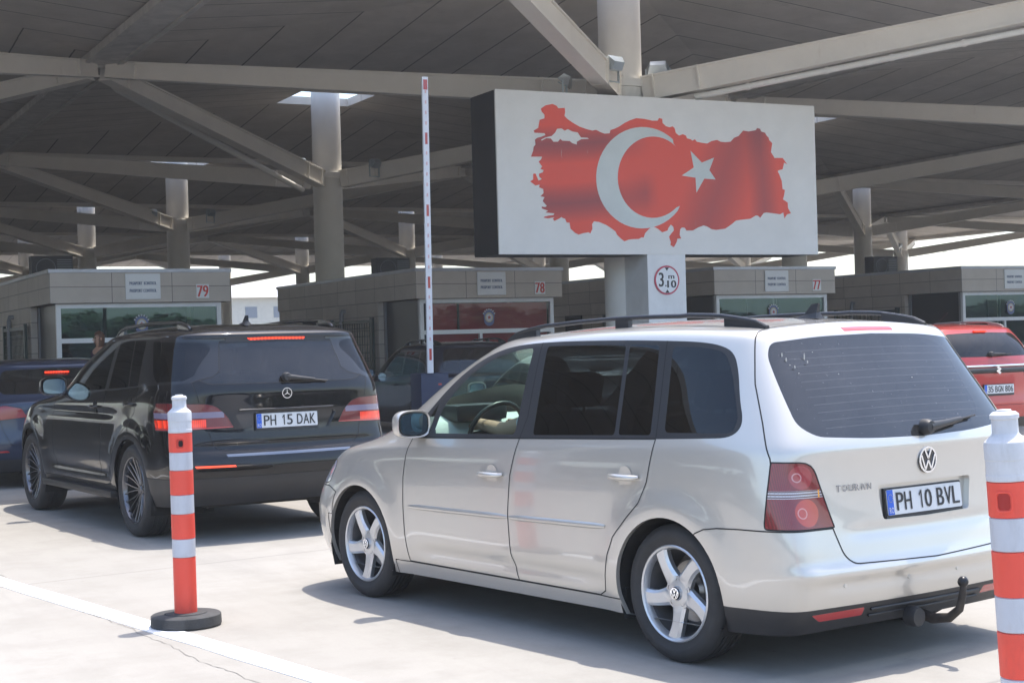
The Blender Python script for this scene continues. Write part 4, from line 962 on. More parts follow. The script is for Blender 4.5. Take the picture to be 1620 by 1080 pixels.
def car(c):
    """build one car from its description; returns the root"""
    root = empty(c['name'], (c['pos'][0], c['pos'][1], 0), R(90-c['heading']), c['label'], c['cat'], c.get('group'))
    B = Body(c, *c.get('res', (7, 7)))
    SIDE = lambda p, n: p.y > 0.45 and n.y > 0.12
    REAR = lambda p, n: p.x < c['xrear']+0.75 and n.x < 0.2 and n.z < 0.93
    ANYR = lambda p, n: p.x < c['xrear']+0.9
    FRONT = lambda p, n: p.x > 0.9 and n.x > 0.05
    PR = {'side': SIDE, 'rear': REAR, 'front': FRONT, 'anyr': ANYR, 'sidez': (lambda p, n: p.y > 0.40)}
    for name, specs, allow in c['regions']:
        B.region(name, [(ax, poly, PR[pk]) for ax, poly, pk in specs], allow)
    # wheel openings
    for wx, wr in c['arches']:
        B.region('hole', [('side', [(wx+wr*math.cos(R(q)), c['wz']+wr*math.sin(R(q))) for q in range(0, 360, 6)], lambda p, n: p.y > 0.35 and n.z < 0.5)], tuple(B.names))
    for nm, vec in c.get('recess', []): B.extrude(nm, vec)
    out, seams = B.collect()
    M = {}; M.update(c['mats'])
    objs = {}
    for nm, (v, f, nr) in out.items():
        if nm == 'hole': continue
        real, mat, par, sides = c['parts'].get(nm, (nm, None, None, None))
        mat = mat or c['paint']; pr = root
        if sides == 'both':        # one object each side
            for mir in (False, True):
                p_ = objs.get((par, mir), objs.get((par, None), root)) if par else root
                objs[(nm, mir)] = mesh_n(real, [(v, f, nr, mir, 0)], mat, p_)
        else:
            p_ = objs.get((par, None), root) if par else root
            objs[(nm, None)] = mesh_n(real, [(v, f, nr, False, 0), (v, f, nr, True, 0)], mat, p_)
    # reparent glass made before its door
    for nm, spec in c['parts'].items():
        real, mat, par, sides = spec
        if par:
            for mir in (False, True, None):
                o = objs.get((nm, mir))
                if o is not None:
                    q = objs.get((par, mir)) or objs.get((par, None))
                    if q is not None: o.parent = q
    # seams
    for (a, b), ed in seams.items():
        if 'hole' in (a, b) or a == 'open': continue
        if (a, b) in c.get('noseam', []) or (b, a) in c.get('noseam', []): continue
        v, f, nr = ribbon(B.V, B.NR, ed, c.get('seamw', 0.005), 0.0012)
        if min(abs(p[1]) for p in v) < 0.02: mesh_n('panel_gap', [(v, f, nr, False, 0), (v, f, nr, True, 0)], GAP, root)
        else:
            for mir in (False, True): mesh_n('panel_gap', [(v, f, nr, mir, 0)], GAP, root)
    # wheel arch returns and liners
    for ai, (wx, wr) in enumerate(c['arches']):
        lv = []; lf = []
        for (a, b), ed in seams.items():
            if 'hole' in (a, b):
                for i, j in ed:
                    p, q = B.V[i], B.V[j]
                    if abs(p[0]-wx) > wr+0.1: continue
                    k = len(lv); lv += [p, q, (q[0], q[1]-0.022, q[2]), (p[0], p[1]-0.022, p[2])]; lf.append((k, k+1, k+2, k+3))
        for sg in (1, -1):
            if lf:
                me = MB(); me.v = [(a_, sg*b_, c_) for a_, b_, c_ in lv]; me.f = list(lf); me.m = [0]*len(lf); me.build('arch_lip', c['paint'], root)
    for wx, wr in c['arches']:
        for sg in (1, -1):
            mb = MB(); v = []; f = []; K = 20; a0, a1 = -25, 205; yi, yo_ = 0.42, c['hw']-0.018
            for k in range(K+1):
                a = R(a0+(a1-a0)*k/K); v += [(wx+(wr+0.006)*math.cos(a), yo_*sg, c['wz']+(wr+0.006)*math.sin(a)), (wx+(wr+0.012)*math.cos(a), yi*sg, c['wz']+(wr+0.012)*math.sin(a))]
            f = [(2*k, 2*k+1, 2*k+3, 2*k+2) for k in range(K)]; mb.add(v, f)
            v2 = [(wx, yi*sg, c['wz'])] + [v[2*k+1] for k in range(K+1)]; mb.add(v2, [(0, k+1, k+2) for k in range(K)]); mb.build('wheel_liner', WELL, root)
    # underbody
    xr, xf = c['xrear'], c['xfront']; aR, aF = c['arches'][0], c['arches'][1]
    mb = MB(); zb = c['zbot']
    mb.box(xr+0.24, aR[0]-aR[1], -c['hw']+0.34, c['hw']-0.34, zb-0.005, zb+0.10); mb.box(aR[0]-aR[1], xf-0.45, -0.42, 0.42, zb-0.03, zb+0.12)
    mb.box(aR[0]+aR[1], aF[0]-aF[1], -c['hw']+0.055, c['hw']-0.055, zb+0.02, zb+0.12)
    mb.build('underbody', WELL, root)
    # wheels
    for wx in (aR[0], aF[0]):
        for sg in (1, -1):
            wheel(root, wx, sg*(c['track']/2), c['wr'], c['wr'], c['rim'], c.get('tw', 0.205), c.get('wstyle', 'far'), sg, c.get('nsp', 5), am=c.get('alloy', ALLOY))
    # interior
    it = c.get('interior', {}); zf = it.get('floor', zb+0.12); ox = it.get('x', 0); hw = c['hw']
    s0 = it.get('s', 1.0)
    def seat(x, y, nm='seat', wd=0.25, hgt=1.0):
        t = empty(nm, (x, y, 0)); t.parent = root
        MB().bevbox(-0.02, 0.50, -wd, wd, 0.42*s0, 0.60*s0, 0.05).build('cushion', CLOTH, t, 60)
        mb = MB().bevbox(-0.09, 0.06, -wd, wd, 0, 0.60*s0, 0.05); o = mb.build('backrest', CLOTH, t, 60, loc=(-0.02, 0, 0.52*s0), rot=(0, R(-16), 0))
        MB().bevbox(-0.05, 0.05, -0.13, 0.13, 0.64*s0, 0.82*s0, 0.04).tube([(0,-0.05,0.58*s0),(0,-0.05,0.7*s0)], 0.008).tube([(0,0.05,0.58*s0),(0,0.05,0.7*s0)], 0.008).build('headrest', CLOTH, o, 60)
    if it:
        seat(it['fs'], 0.36); seat(it['fs'], -0.36)
        seat(it['rs'], 0.30, 'rear_seat', 0.29); seat(it['rs'], -0.30, 'rear_seat', 0.29)
        if 'rs3' in it: seat(it['rs3'], 0.3, 'rear_seat', 0.27); seat(it['rs3'], -0.3, 'rear_seat', 0.27)
        dx, dz = it['dash']
        mb = MB(); v = []; K = 10
        prof = [(dx+it.get('dl', 0.62), dz-0.03), (dx+it.get('dl', 0.62)*0.55, dz+0.02), (dx+0.12, dz+0.035), (dx+0.02, dz-0.0), (dx-0.03, dz-0.10), (dx+0.0, dz-0.30), (dx+0.12, dz-0.42)]
        for x, z in prof: v += [(x, -hw+0.13, z), (x, hw-0.13, z)]
        mb.add(v, [(2*k, 2*k+1, 2*k+3, 2*k+2) for k in range(len(prof)-1)]); ds = mb.build('dashboard', it.get('dm', BLACKP), root, 60)
        MB().bevbox(dx-0.04, dx+0.14, 0.18, 0.55, dz+0.0, dz+0.10, 0.035).build('instrument_cowl', BLACKP, ds, 60)
        sx = dx-0.17; st = empty('steering_wheel', (sx, 0.37, dz-0.06)); st.parent = root; st.rotation_euler = (0, R(-24), 0)
        MB().tube([(0, 0.185*math.cos(R(q)), 0.185*math.sin(R(q))) for q in range(0, 361, 15)], 0.014, 8, cap=False).build('wheel_ring', pm('steering leather', (0.03,0.03,0.03), 0.35) if 'steering leather' not in MATS else MATS['steering leather'], st, 60)
        MB().bevbox(-0.015, 0.02, -0.06, 0.06, -0.06, 0.05, 0.012).bevbox(-0.004, 0.008, -0.18, -0.05, -0.015, 0.015, 0.003).bevbox(-0.004, 0.008, 0.05, 0.18, -0.015, 0.015, 0.003).build('wheel_hub', CHROME if it.get('chromehub') else BLACKP, st, 40)
    return root, objs, B
def surf_y(B, x, z):
    """half width of the body at (x,z) on the side"""
    S = B.S; d = (S[:, :, 0]-x)**2+(S[:, :, 2]-z)**2+(S[:, :, 1] < 0.5)*1.0; j, i = np.unravel_index(np.argmin(d), d.shape); return float(S[j, i, 1])
def surf_xr(B, y, z):
    S = B.S; d = (S[:, :, 1]-y)**2+(S[:, :, 2]-z)**2+(S[:, :, 0] > B.c['xrear']+0.9)*1.0
    j, i = np.unravel_index(np.argmin(d), d.shape); return float(S[j, i, 0])
def surf_z(B, x, y):
    S = B.S; d = (S[:, :, 1]-y)**2+(S[:, :, 0]-x)**2+(S[:, :, 2] < 1.15)*1.0
    j, i = np.unravel_index(np.argmin(d), d.shape); return float(S[j, i, 2])
def door_handle(root, B, x, z, mat, par=None, s=1.0, cup=None):
    for sg in (1, -1):
        y = surf_y(B, x, z); t = empty('door_handle', (x, sg*y, z)); t.parent = par[sg] if par else root
        MB().tube([(-0.095*s, sg*0.006, 0.002), (-0.082*s, sg*0.026, 0), (-0.04*s, sg*0.036, 0), (0.04*s, sg*0.036, 0), (0.082*s, sg*0.026, 0), (0.095*s, sg*0.006, 0.002)], 0.013, 10, rr=[0.009, 0.013, 0.0145, 0.0145, 0.013, 0.009]).build('grip', mat, t, 60)
        MB().poly([(0.050*s*math.cos(R(q)), 0.056*s*math.sin(R(q))-0.004) for q in range(0, 360, 15)][::(1 if sg < 0 else 1)], 0.001, ((0, sg*0.0025, 0), (-1 if sg > 0 else 1, 0, 0), (0, 0, 1))).build('handle_cup', cup or mat, t, 60)
def mirror_unit(root, x, y, z, mat, s=1.0):
    for sg in (1, -1):
        t = empty('wing_mirror', (x, sg*y, z)); t.parent = root
        v = []; f = []; A = 14
        rows = [(-0.045, 0.100, 0.068), (-0.050, 0.108, 0.076), (-0.035, 0.112, 0.080), (0.01, 0.108, 0.078), (0.05, 0.088, 0.064), (0.085, 0.05, 0.038), (0.097, 0.0, 0.0)]
        for xx, a, b in rows:
            for k in range(A*2):
                q = math.pi*k/A; ca, sa = math.cos(q), math.sin(q); p = 0.62
                v.append((xx*s, sg*(0.11+math.copysign(abs(ca)**p, ca)*a)*s, (math.copysign(abs(sa)**p, sa)*b+0.0)*s))
        n = 2*A
        for j in range(len(rows)-1):
            for k in range(n): q = (j*n+k, j*n+(k+1) % n, (j+1)*n+(k+1) % n, (j+1)*n+k); f.append(q if sg > 0 else q[::-1])
        MB().add(v, f).build('mirror_shell', mat, t, 50)
        gv = []
        for k in range(n):
            q = math.pi*k/A; ca, sa = math.cos(q), math.sin(q); gv.append((-0.046*s, sg*(0.11+math.copysign(abs(ca)**0.62, ca)*0.093)*s, math.copysign(abs(sa)**0.62, sa)*0.062*s))
        MB().add(gv, [tuple(range(n)) if sg < 0 else tuple(range(n))[::-1]]).build('mirror_glass', MIRRORG, t)
        MB().bevbox(-0.03, 0.04, min(sg*-0.05, sg*0.05), max(sg*-0.05, sg*0.05), -0.075, -0.035, 0.01).build('mirror_arm', BLACKP, t, 40)
def wiper(par, pivot, tip, x0, x1, mat=BLACKP):
    (y0, z0), (y1, z1) = pivot, tip
    t = empty('rear_wiper', (x0, y0, z0)); t.parent = par
    MB().lathe([(0.0, -0.05), (0.028, -0.046), (0.036, -0.03), (0.036, 0.0)], 'x', 18).build('wiper_pivot', mat, t, 50)
    dy, dz, dx = y1-y0, z1-z0, x1-x0
    MB().tube([(-0.03, 0, 0), (-0.034+dx*0.3, dy*0.3, dz*0.3), (-0.030+dx*0.66, dy*0.66, dz*0.66)], 0.016, 8, rr=[0.024, 0.017, 0.012]).tube([(-0.026+dx*0.6, dy*0.6, dz*0.6), (-0.02+dx, dy, dz)], 0.005, 6).build('wiper_arm', mat, t, 50)
    MB().tube([(-0.008+dx*0.25, dy*0.25, dz*0.25-.006), (-0.004+dx, dy*0.99, dz*0.99-.006)], 0.0045, 6).build('wiper_blade', mat, t)
def rails(root, B, xs, y, h, mat, r=0.017, feet=(), tail=0.35):
    for sg in (1, -1):
        t = empty('roof_rail', (0, 0, 0)); t.parent = root; pts = []; rr = []
        x0, x1 = xs; K = 28
        for k in range(K+1):
            u = k/K; x = x0+(x1-x0)*u; e = min((x-x0), (x1-x))/tail; hh = h*min(1, e)**0.5 if e < 1 else h
            yy = y - 0.02*abs(2*u-1)**2
            pts.append((x, sg*yy, surf_z(B, x, yy)+hh*(1.0)+0.004)); rr.append(r)
        MB().tube(pts, r, 10, rr=rr).build('rail_bar', mat, t, 60)
        for q in (0, -1):
            p = pts[q]; s_ = 1 if q == 0 else -1; mb = MB(); xa = p[0]; v = []
            for k in range(6):
                u = k/5; x = xa+s_*0.26*u; zz = surf_z(B, x, y-0.02); top = zz+h*min(1, (0.26*u)/tail)**0.5+0.01
                v += [(x, sg*(y-0.02)-0.014, zz-0.01), (x, sg*(y-0.02)-0.014, top), (x, sg*(y-0.02)+0.014, top), (x, sg*(y-0.02)+0.014, zz-0.01)]
            f = []
            for k in range(5):
                for a in range(4): b = (a+1) % 4; f.append((4*k+a, 4*k+b, 4*k+4+b, 4*k+4+a))
            f += [(0,1,2,3), (20,23,22,21)]; mb.add(v, f).build('rail_foot', mat, t)
        for fx in feet:
            z = surf_z(B, fx, y); MB().bevbox(fx-0.05, fx+0.05, sg*y-0.014, sg*y+0.014, z-0.01, z+h, 0.004).build('rail_foot', mat, t)
def antenna(root, B, x, mat=BLACKP):
    z = surf_z(B, x, 0)
    MB().add([(-0.10,-0.03,0),(0.09,-0.02,0),(0.09,0.02,0),(-0.10,0.03,0),(-0.085,-0.012,0.03),(0.0,-0.010,0.018),(0.0,0.010,0.018),(-0.085,0.012,0.03),(-0.095,-0.006,0.075),(-0.05,-0.005,0.072),(-0.05,0.005,0.072),(-0.095,0.006,0.075)],
        [(0,3,2,1),(0,1,5,4),(2,3,7,6),(1,2,6,5),(4,5,9,8),(6,7,11,10),(5,6,10,9),(8,9,10,11),(7,4,8,11),(3,0,4,7)]).build('antenna_fin', mat, root, None, (x, 0, z-0.004))
def strip(par, name, B, pts, hgt, th, mat, both=True, sides=None):
    """protruding moulding on the side following the body: pts (x,z)"""
    for sg in (1, -1):
        v = []; f = []
        for i, (x, z) in enumerate(pts):
            y = surf_y(B, x, z); e = 0.25 if i in (0, len(pts)-1) else 1.0; hh = hgt/2*(0.7 if e < 1 else 1)
            for dy, dz in ((-0.004, -hh), (th*e*0.9, -hh*0.55), (th*e, 0.0), (th*e*0.8, hh*0.6), (-0.004, hh)): v.append((x, sg*(y+dy), z+dz))
        n = 5
        for i in range(len(pts)-1):
            for k in range(n-1):
                q = (i*n+k, i*n+k+1, (i+1)*n+k+1, (i+1)*n+k); f.append(q if (sg > 0) != (pts[-1][0] < pts[0][0]) else q[::-1])
        p_ = par[sg] if isinstance(par, dict) else par
        MB().add(v, f).build(name, mat, p_, 180)

# ------------------------------------------------------------------ silver people carrier
SILVER = paint('silver paint', (0.57, 0.542, 0.495), 0.5, 0.32, 0.06, cior=1.75)
def defrost_mat():
    m = glassm('heated rear glass', (0.045, 0.055, 0.065), 0.08, 0.0)
    n = m.node_tree; out = [x for x in n.nodes if x.type == 'OUTPUT_MATERIAL'][0]; last = out.inputs[0].links[0].from_socket
    t = N(n, 'ShaderNodeTexCoord'); sp = N(n, 'ShaderNodeSeparateXYZ'); n.links.new(t.outputs['Object'], sp.inputs[0])
    Y, Z = sp.outputs[1], sp.outputs[2]
    zz = mathn(n, 'ADD', Z, mathn(n, 'MULTIPLY', mathn(n, 'MULTIPLY', Y, Y), 0.03))
    fr = mathn(n, 'FRACT', mathn(n, 'MULTIPLY', zz, 30.0)); ln = ramp(n, mathn(n, 'ABSOLUTE', mathn(n, 'SUBTRACT', fr, 0.5)), [(0.03, 1.0), (0.07, 0.0)])
    ins = mathn(n, 'MULTIPLY', mathn(n, 'LESS_THAN', mathn(n, 'ABSOLUTE', Y), 0.575), mathn(n, 'MULTIPLY', mathn(n, 'GREATER_THAN', Z, 1.07), mathn(n, 'LESS_THAN', Z, 1.44)))
    f = mathn(n, 'MULTIPLY', ln, mathn(n, 'MULTIPLY', ins, 0.10))
    dirt = ramp(n, noise(n, coords(n), 4.0, 8, 0.7), [(0.3, 0.05), (0.8, 0.11)])
    sp2 = ramp(n, noise(n, coords(n), 70.0, 2), [(0.72, 0.0), (0.76, 0.5)])
    f = mathn(n, 'ADD', f, mathn(n, 'ADD', dirt, mathn(n, 'MULTIPLY', sp2, 0.6)), clamp=True)
    df = N(n, 'ShaderNodeBsdfDiffuse'); df.inputs[0].default_value = (0.30, 0.31, 0.33, 1); m2 = N(n, 'ShaderNodeMixShader')
    n.links.new(f, m2.inputs[0]); n.links.new(last, m2.inputs[1]); n.links.new(df.outputs[0], m2.inputs[2]); n.links.new(m2.outputs[0], out.inputs[0]); return m
def lamp_mat():
    m, n, b = nodes_of('people carrier tail lens'); t = N(n, 'ShaderNodeTexCoord'); sp = N(n, 'ShaderNodeSeparateXYZ'); n.links.new(t.outputs['Object'], sp.inputs[0])
    Y = mathn(n, 'ABSOLUTE', sp.outputs[1]); Z = sp.outputs[2]
    def disc(cy, cz, r):
        d = mathn(n, 'SQRT', mathn(n, 'ADD', mathn(n, 'POWER', mathn(n, 'ABSOLUTE', mathn(n, 'SUBTRACT', Y, cy)), 2.0), mathn(n, 'POWER', mathn(n, 'ABSOLUTE', mathn(n, 'SUBTRACT', Z, cz)), 2.0)))
        return d, ramp(n, mathn(n, 'DIVIDE', d, r), [(0.95, 1.0), (1.0, 0.0)])
    fine = N(n, 'ShaderNodeTexWave'); fine.inputs['Scale'].default_value = 60; fine.bands_direction = 'Y'; n.links.new(t.outputs['Object'], fine.inputs['Vector'])
    base = mixc(n, fine.outputs[0], (0.13, 0.002, 0.005), (0.22, 0.004, 0.009))
    d1, m1 = disc(0.745, 0.873, 0.052); d2, m2 = disc(0.735, 0.722, 0.060)
    c = mixc(n, m1, base, (0.30, 0.025, 0.035)); c = mixc(n, m2, c, (0.44, 0.035, 0.018))
    def ringm(cy, cz, r):
        d, _ = disc(cy, cz, r); return ramp(n, mathn(n, 'ABSOLUTE', mathn(n, 'SUBTRACT', d, r)), [(0.0018, 1.0), (0.0032, 0.0)])
    c = mixc(n, ringm(0.765, 0.873, 0.018), c, (0.55, 0.30, 0.32)); c = mixc(n, ringm(0.76, 0.722, 0.021), c, (0.60, 0.30, 0.28))
    bandm = mathn(n, 'MULTIPLY', mathn(n, 'GREATER_THAN', Z, 0.785), mathn(n, 'LESS_THAN', Z, 0.818))
    wz = mathn(n, 'FRACT', mathn(n, 'MULTIPLY', Z, 85.0)); wy = mathn(n, 'FRACT', mathn(n, 'MULTIPLY', Y, 120.0))
    bc = mixc(n, mathn(n, 'GREATER_THAN', wz, 0.45), (0.10, 0.04, 0.04), (0.48, 0.46, 0.48)); bc = mixc(n, mathn(n, 'MULTIPLY', mathn(n, 'GREATER_THAN', wy, 0.7), 0.35), bc, (0.2, 0.15, 0.15))
    am = mathn(n, 'LESS_THAN', mathn(n, 'ABSOLUTE', mathn(n, 'SUBTRACT', Y, 0.665)), 0.004); bc = mixc(n, am, bc, (0.8, 0.35, 0.05))
    c = mixc(n, bandm, c, bc)
    n.links.new(c, b.inputs['Base Color']); b.inputs['Roughness'].default_value = 0.25; b.inputs['Coat Weight'].default_value = 1.0; b.inputs['Coat Roughness'].default_value = 0.02; b.inputs['Specular IOR Level'].default_value = 0.6
    return m
def door_dent(S):
    # concave crease low on the doors and cup behind the handles
    X, Y, Z = S[:, :, 0], S[:, :, 1], S[:, :, 2]
    k = np.exp(-((Z-0.335)/0.035)**2)*np.clip((X-0.42)/0.12, 0, 1)*np.clip((2.10-X)/0.12, 0, 1)*(Y > 0.6)
    S[:, :, 1] -= 0.011*k
    # flare shoulders over the wheels
    for wx, r in ((0.0, 0.36), (2.678, 0.36)):
        d = np.hypot(X-wx, Z-0.315); S[:, :, 1] += 0.010*np.exp(-((d-0.42)/0.05)**2)*(Y > 0.6)*(Z < 0.86)
    # bumper ledge at the back
    k = np.exp(-((Z-0.455)/0.030)**2)*(X < -0.45)*np.clip((0.95-Y)/0.2, 0, 1); S[:, :, 0] -= 0.022*k
    k = np.exp(-((Z-0.405)/0.022)**2)*(X < -0.45)*np.clip((0.70-Y)/0.1, 0, 1); S[:, :, 0] += 0.008*k
    # soft crease across the tailgate under the plate
    k = np.exp(-((Z-0.62)/0.02)**2)*(X < -0.6)*np.clip((0.55-Y)/0.1, 0, 1); S[:, :, 0] += 0.008*k
dlo = [(2.20,.962),(2.05,1.10),(1.90,1.235),(1.74,1.348),(1.58,1.415),(1.40,1.455),(1.20,1.474),(0.9,1.482),(.45,1.479),(.17,1.472),(-.08,1.463),(-.22,1.445),(-.30,1.410),(-.345,1.33),(-.39,1.20),(-.43,1.12),(-.425,1.07),(-.37,1.038),(-.25,1.032),(.1,1.018),(1.0,.993),(1.9,.966)]
HR = [('hood', [('top', [(2.30,-.01),(2.42,.76),(2.9,.76),(3.15,.66),(3.34,.42),(3.37,-.01)], 'front')], ('body',))]
touran = dict(name='people_carrier', pos=(4.7236, 6.2629), heading=-10.22, label='silver people carrier with roof rails, tow bar and plate PH 10 BVL, the nearest car', cat='car',
  xrear=-0.80, xfront=3.52, hw=0.895, zbot=0.185, track=1.53, wz=0.315, wr=0.316, rim=0.222, tw=0.205, wstyle='five', res=(9, 9), lip=0.012, arch=0.035,
  rings=[(-.70,.20,3.38,.20,.845,.185,.185,.16,.26),(-.775,.32,3.48,.32,.885,.32,.32,.16,.33),(-.80,.47,3.52,.48,.897,.50,.50,.16,.35),(-.77,.64,3.49,.62,.898,.68,.64,.15,.40),
         (-.765,.86,3.41,.76,.893,.84,.78,.20,.47),(-.775,.965,3.16,.875,.880,.965,.885,.22,.38),(-.755,1.035,2.80,.985,.862,1.042,.955,.23,.46),(-.63,1.235,2.30,1.235,.800,1.235,1.22,.21,.36),
         (-.50,1.425,1.82,1.455,.738,1.430,1.425,.18,.30),(-.455,1.497,1.62,1.515,.672,1.497,1.49,.15,.28),(-.41,1.52,1.45,1.535,.42,1.525,1.525,.08,.18),(-.38,1.535,1.38,1.54,.0,1.54,1.54,.05,.1)],
  arches=[(0.0,0.352),(2.678,0.352)], dents=[door_dent],
  regions=HR+[
   ('windshield', [('front', [(-.01,1.03),(.55,1.025),(.74,1.02),(.72,1.12),(.665,1.30),(.60,1.42),(.55,1.462),(-.01,1.478)], 'front')], ('body',)),
   ('dlo', [('side', chaikin(dlo), 'side')], ('body', 'windshield')),
   ('g1', [('side', fillet([(1.925,.992),(1.885,1.14),(1.70,1.310),(1.50,1.400),(1.30,1.440),(1.150,1.452),(1.175,1.008)], [.02,.05,.08,.08,.08,.03,.03]), 'side')], ('dlo',)),
   ('g0', [('side', fillet([(2.06,1.005),(1.975,1.000),(1.945,1.16)], .012, 3), 'side')], ('dlo',)),
   ('g2', [('side', fillet([(1.020,1.010),(1.035,1.458),(.420,1.457),(.385,1.028)], .022), 'side')], ('dlo',)),
   ('g2b', [('side', fillet([(.355,1.030),(.392,1.457),(.180,1.450),(.128,1.036)], .02), 'side')], ('dlo',)),
   ('g3', [('side', fillet([(.035,1.050),(.085,1.444),(-.12,1.436),(-.25,1.415),(-.310,1.33),(-.405,1.115),(-.385,1.058)], [.03,.03,.06,.07,.07,.06,.05]), 'side')], ('dlo',)),
   ('lamp', [('rear', fillet([(.595,.650),(.690,.935),(1.2,.950),(1.2,.66)], [.01,.06,0,0]), 'anyr'), ('side', fillet([(-.605,.955),(-.590,.655),(-1.2,.645),(-1.2,.955)], [.03,.02,0,0]), 'anyr')], ('body',)),
   ('tailgate', [('rear', fillet([(-.01,.475),(.515,.490),(.565,.53),(.612,.665),(.675,.80),(.735,.90),(1.2,.90),(1.2,1.9),(-.01,1.9)], [0,.05,.05,0,0,0,0,0,0]), 'anyr'), ('side', [(-.630,.40),(-1.4,.40),(-1.4,1.9),(-.33,1.9),(-.33,1.530),(-.36,1.49),(-.44,1.27),(-.53,1.10),(-.600,.955),(-.610,.90)], 'anyr')], ('body',)),
   ('rglass', [('rear', fillet([(-.01,1.013),(.36,1.020),(.64,1.040),(.705,1.09),(.688,1.24),(.660,1.39),(.62,1.450),(.36,1.472),(-.01,1.480)], [0,.1,.08,.06,.1,.05,.05,.1,0]), 'rear')], ('tailgate',)),
   ('hbrake', [('rear', fillet([(-.01,1.494),(.172,1.492),(.178,1.508),(.16,1.512),(-.01,1.514)], [0,.006,.005,.005,0]), 'anyr')], ('tailgate',)),
   ('recess', [('rear', fillet([(-.01,.655),(.300,.660),(.325,.812),(-.01,.815)], [0,.02,.02,0]), 'rear')], ('tailgate',)),
   ('rbumper', [('side', [(-.17,.58),(-.205,.612),(-.26,.634),(-.33,.643),(-.45,.647),(-1.4,.650),(-1.4,.0),(-.10,.0),(-.10,.5)], 'anyr')], ('body',)),
   ('rvalance', [('side', [(-.30,.305),(-.55,.305),(-1.4,.318),(-1.4,.0),(-.30,.0)], 'anyr')], ('rbumper',)),
   ('rrefl', [('rear', fillet([(.415,.250),(.42,.288),(.72,.283),(.66,.248)], .008), 'anyr')], ('rvalance',)),
   ('headlamp', [('side', fillet([(3.06,.66),(2.99,.78),(3.10,.81),(3.9,.82),(3.9,.60)], [.04,.05,.02,0,0]), 'front'), ('front', [(.40,.55),(.42,.9),(1.2,.9),(1.2,.55)], 'front')], ('body','hood')),
   ('fbumper', [('side', [(2.86,.58),(2.95,.618),(3.06,.640),(4.0,.64),(4.0,.0),(2.80,.0)], 'front')], ('body',)),
   ('sill', [('side', [(2.30,.262),(2.30,.0),(.2,.0),(.2,.255)], 'side')], ('body',)),
   ('fdoor', [('side', [(2.13,.965),(2.165,.86),(2.185,.74),(2.19,.60),(2.185,.42),(2.165,.266),(1.148,.262),(1.190,.40),(1.200,.60),(1.178,.80),(1.125,.990)], 'side')], ('body',)),
   ('rdoor', [('side', [(1.125,.990),(1.178,.80),(1.200,.60),(1.190,.40),(1.148,.262),(.50,.259),(.445,.285),(.432,.36),(.405,.46),(.36,.55),(.27,.635),(.175,.72),(.125,.82),(.105,.92),(.085,1.022)], 'side')], ('body',)),
   ('fdoorw', [('side', [(2.13,.965),(1.125,.990),(1.09,1.10),(1.085,1.6),(2.3,1.6),(2.3,.965)], 'side')], ('dlo',)),
   ('rdoorw', [('side', [(1.125,.990),(1.09,1.10),(1.085,1.6),(.145,1.6),(.085,1.022)], 'side')], ('dlo',)),
  ],
  recess=[('recess', (0.030, 0, 0))],
  noseam=[('dlo','g1'),('dlo','g2'),('fdoorw','g1'),('fdoorw','g0'),('rdoorw','g2'),('rdoorw','g2b'),('dlo','g3'),('dlo','g0'),('dlo','body'),('body','fdoorw'),('body','rdoorw'),('rbumper','rvalance'),('rvalance','rrefl'),('tailgate','recess'),('tailgate','hbrake'),('fdoor','fdoorw'),('rdoor','rdoorw'),('body','windshield'),('hood','windshield'),('windshield','dlo'),('windshield','fdoorw'),('body','rrefl'),('tailgate','rglass')],
  parts={'body': ('body', None, None, None), 'hood': ('bonnet', None, None, None), 'windshield': ('windscreen', GLSIDE, None, None), 'dlo': ('window_surround', BLACKP, None, None), 'fdoor': ('front_door', None, None, 'both'), 'rdoor': ('rear_door', None, None, 'both'),
   'fdoorw': ('window_frame', BLACKP, 'fdoor', 'both'), 'rdoorw': ('window_frame', BLACKP, 'rdoor', 'both'), 'g1': ('window_pane', GLSIDE, 'fdoor', 'both'), 'g0': ('quarter_pane', GLMID, 'fdoor', 'both'), 'g2': ('window_pane', GLTINT, 'rdoor', 'both'), 'g2b': ('quarter_pane', GLTINT, 'rdoor', 'both'), 'g3': ('rear_side_pane', GLTINT, None, 'both'),
   'lamp': ('tail_lamp', 'LAMP', None, 'both'), 'tailgate': ('tailgate', None, None, None), 'rglass': ('rear_window', 'DEF', 'tailgate', None), 'hbrake': ('high_brake_lamp', REFLECT, 'tailgate', None), 'recess': ('plate_recess', None, 'tailgate', None),
   'rbumper': ('rear_bumper', None, None, None), 'rvalance': ('rear_valance', BLACKP, None, None), 'rrefl': ('rear_reflector', REFLECT, None, 'both'), 'headlamp': ('headlamp', CLEARL, None, 'both'), 'fbumper': ('front_bumper', None, None, None), 'sill': ('sill', None, None, 'both')},
  paint=SILVER, mats={}, interior=dict(fs=1.46, rs=0.45, dl=0.30, dash=(2.17, 1.03), floor=0.3, dm=TRIMG), seamw=0.006)
touran['parts']['lamp'] = ('tail_lamp', lamp_mat(), None, 'both'); touran['parts']['rglass'] = ('rear_window', defrost_mat(), 'tailgate', None)
T_, To, TB = car(touran)
fd = {1: To[('fdoor', False)], -1: To[('fdoor', True)]}; rd = {1: To[('rdoor', False)], -1: To[('rdoor', True)]}; tg = To[('tailgate', None)]
door_handle(T_, TB, 1.335, 0.797, SILVER, fd); door_handle(T_, TB, 0.275, 0.838, SILVER, rd)
strip(fd, 'door_moulding', TB, [(2.135-0.0933*k, .577+.0006*k) for k in range(11)], 0.034, 0.009, SILVER)
strip(rd, 'door_moulding', TB, [(1.190-0.0766*k, .583+.001*k) for k in range(11)], 0.034, 0.009, SILVER)
mirror_unit(T_, 2.03, 0.835, 1.045, SILVER, 0.98)
RAILM = pm('dark roof rail', (0.035, 0.036, 0.04), 0.35, metal=0.3)
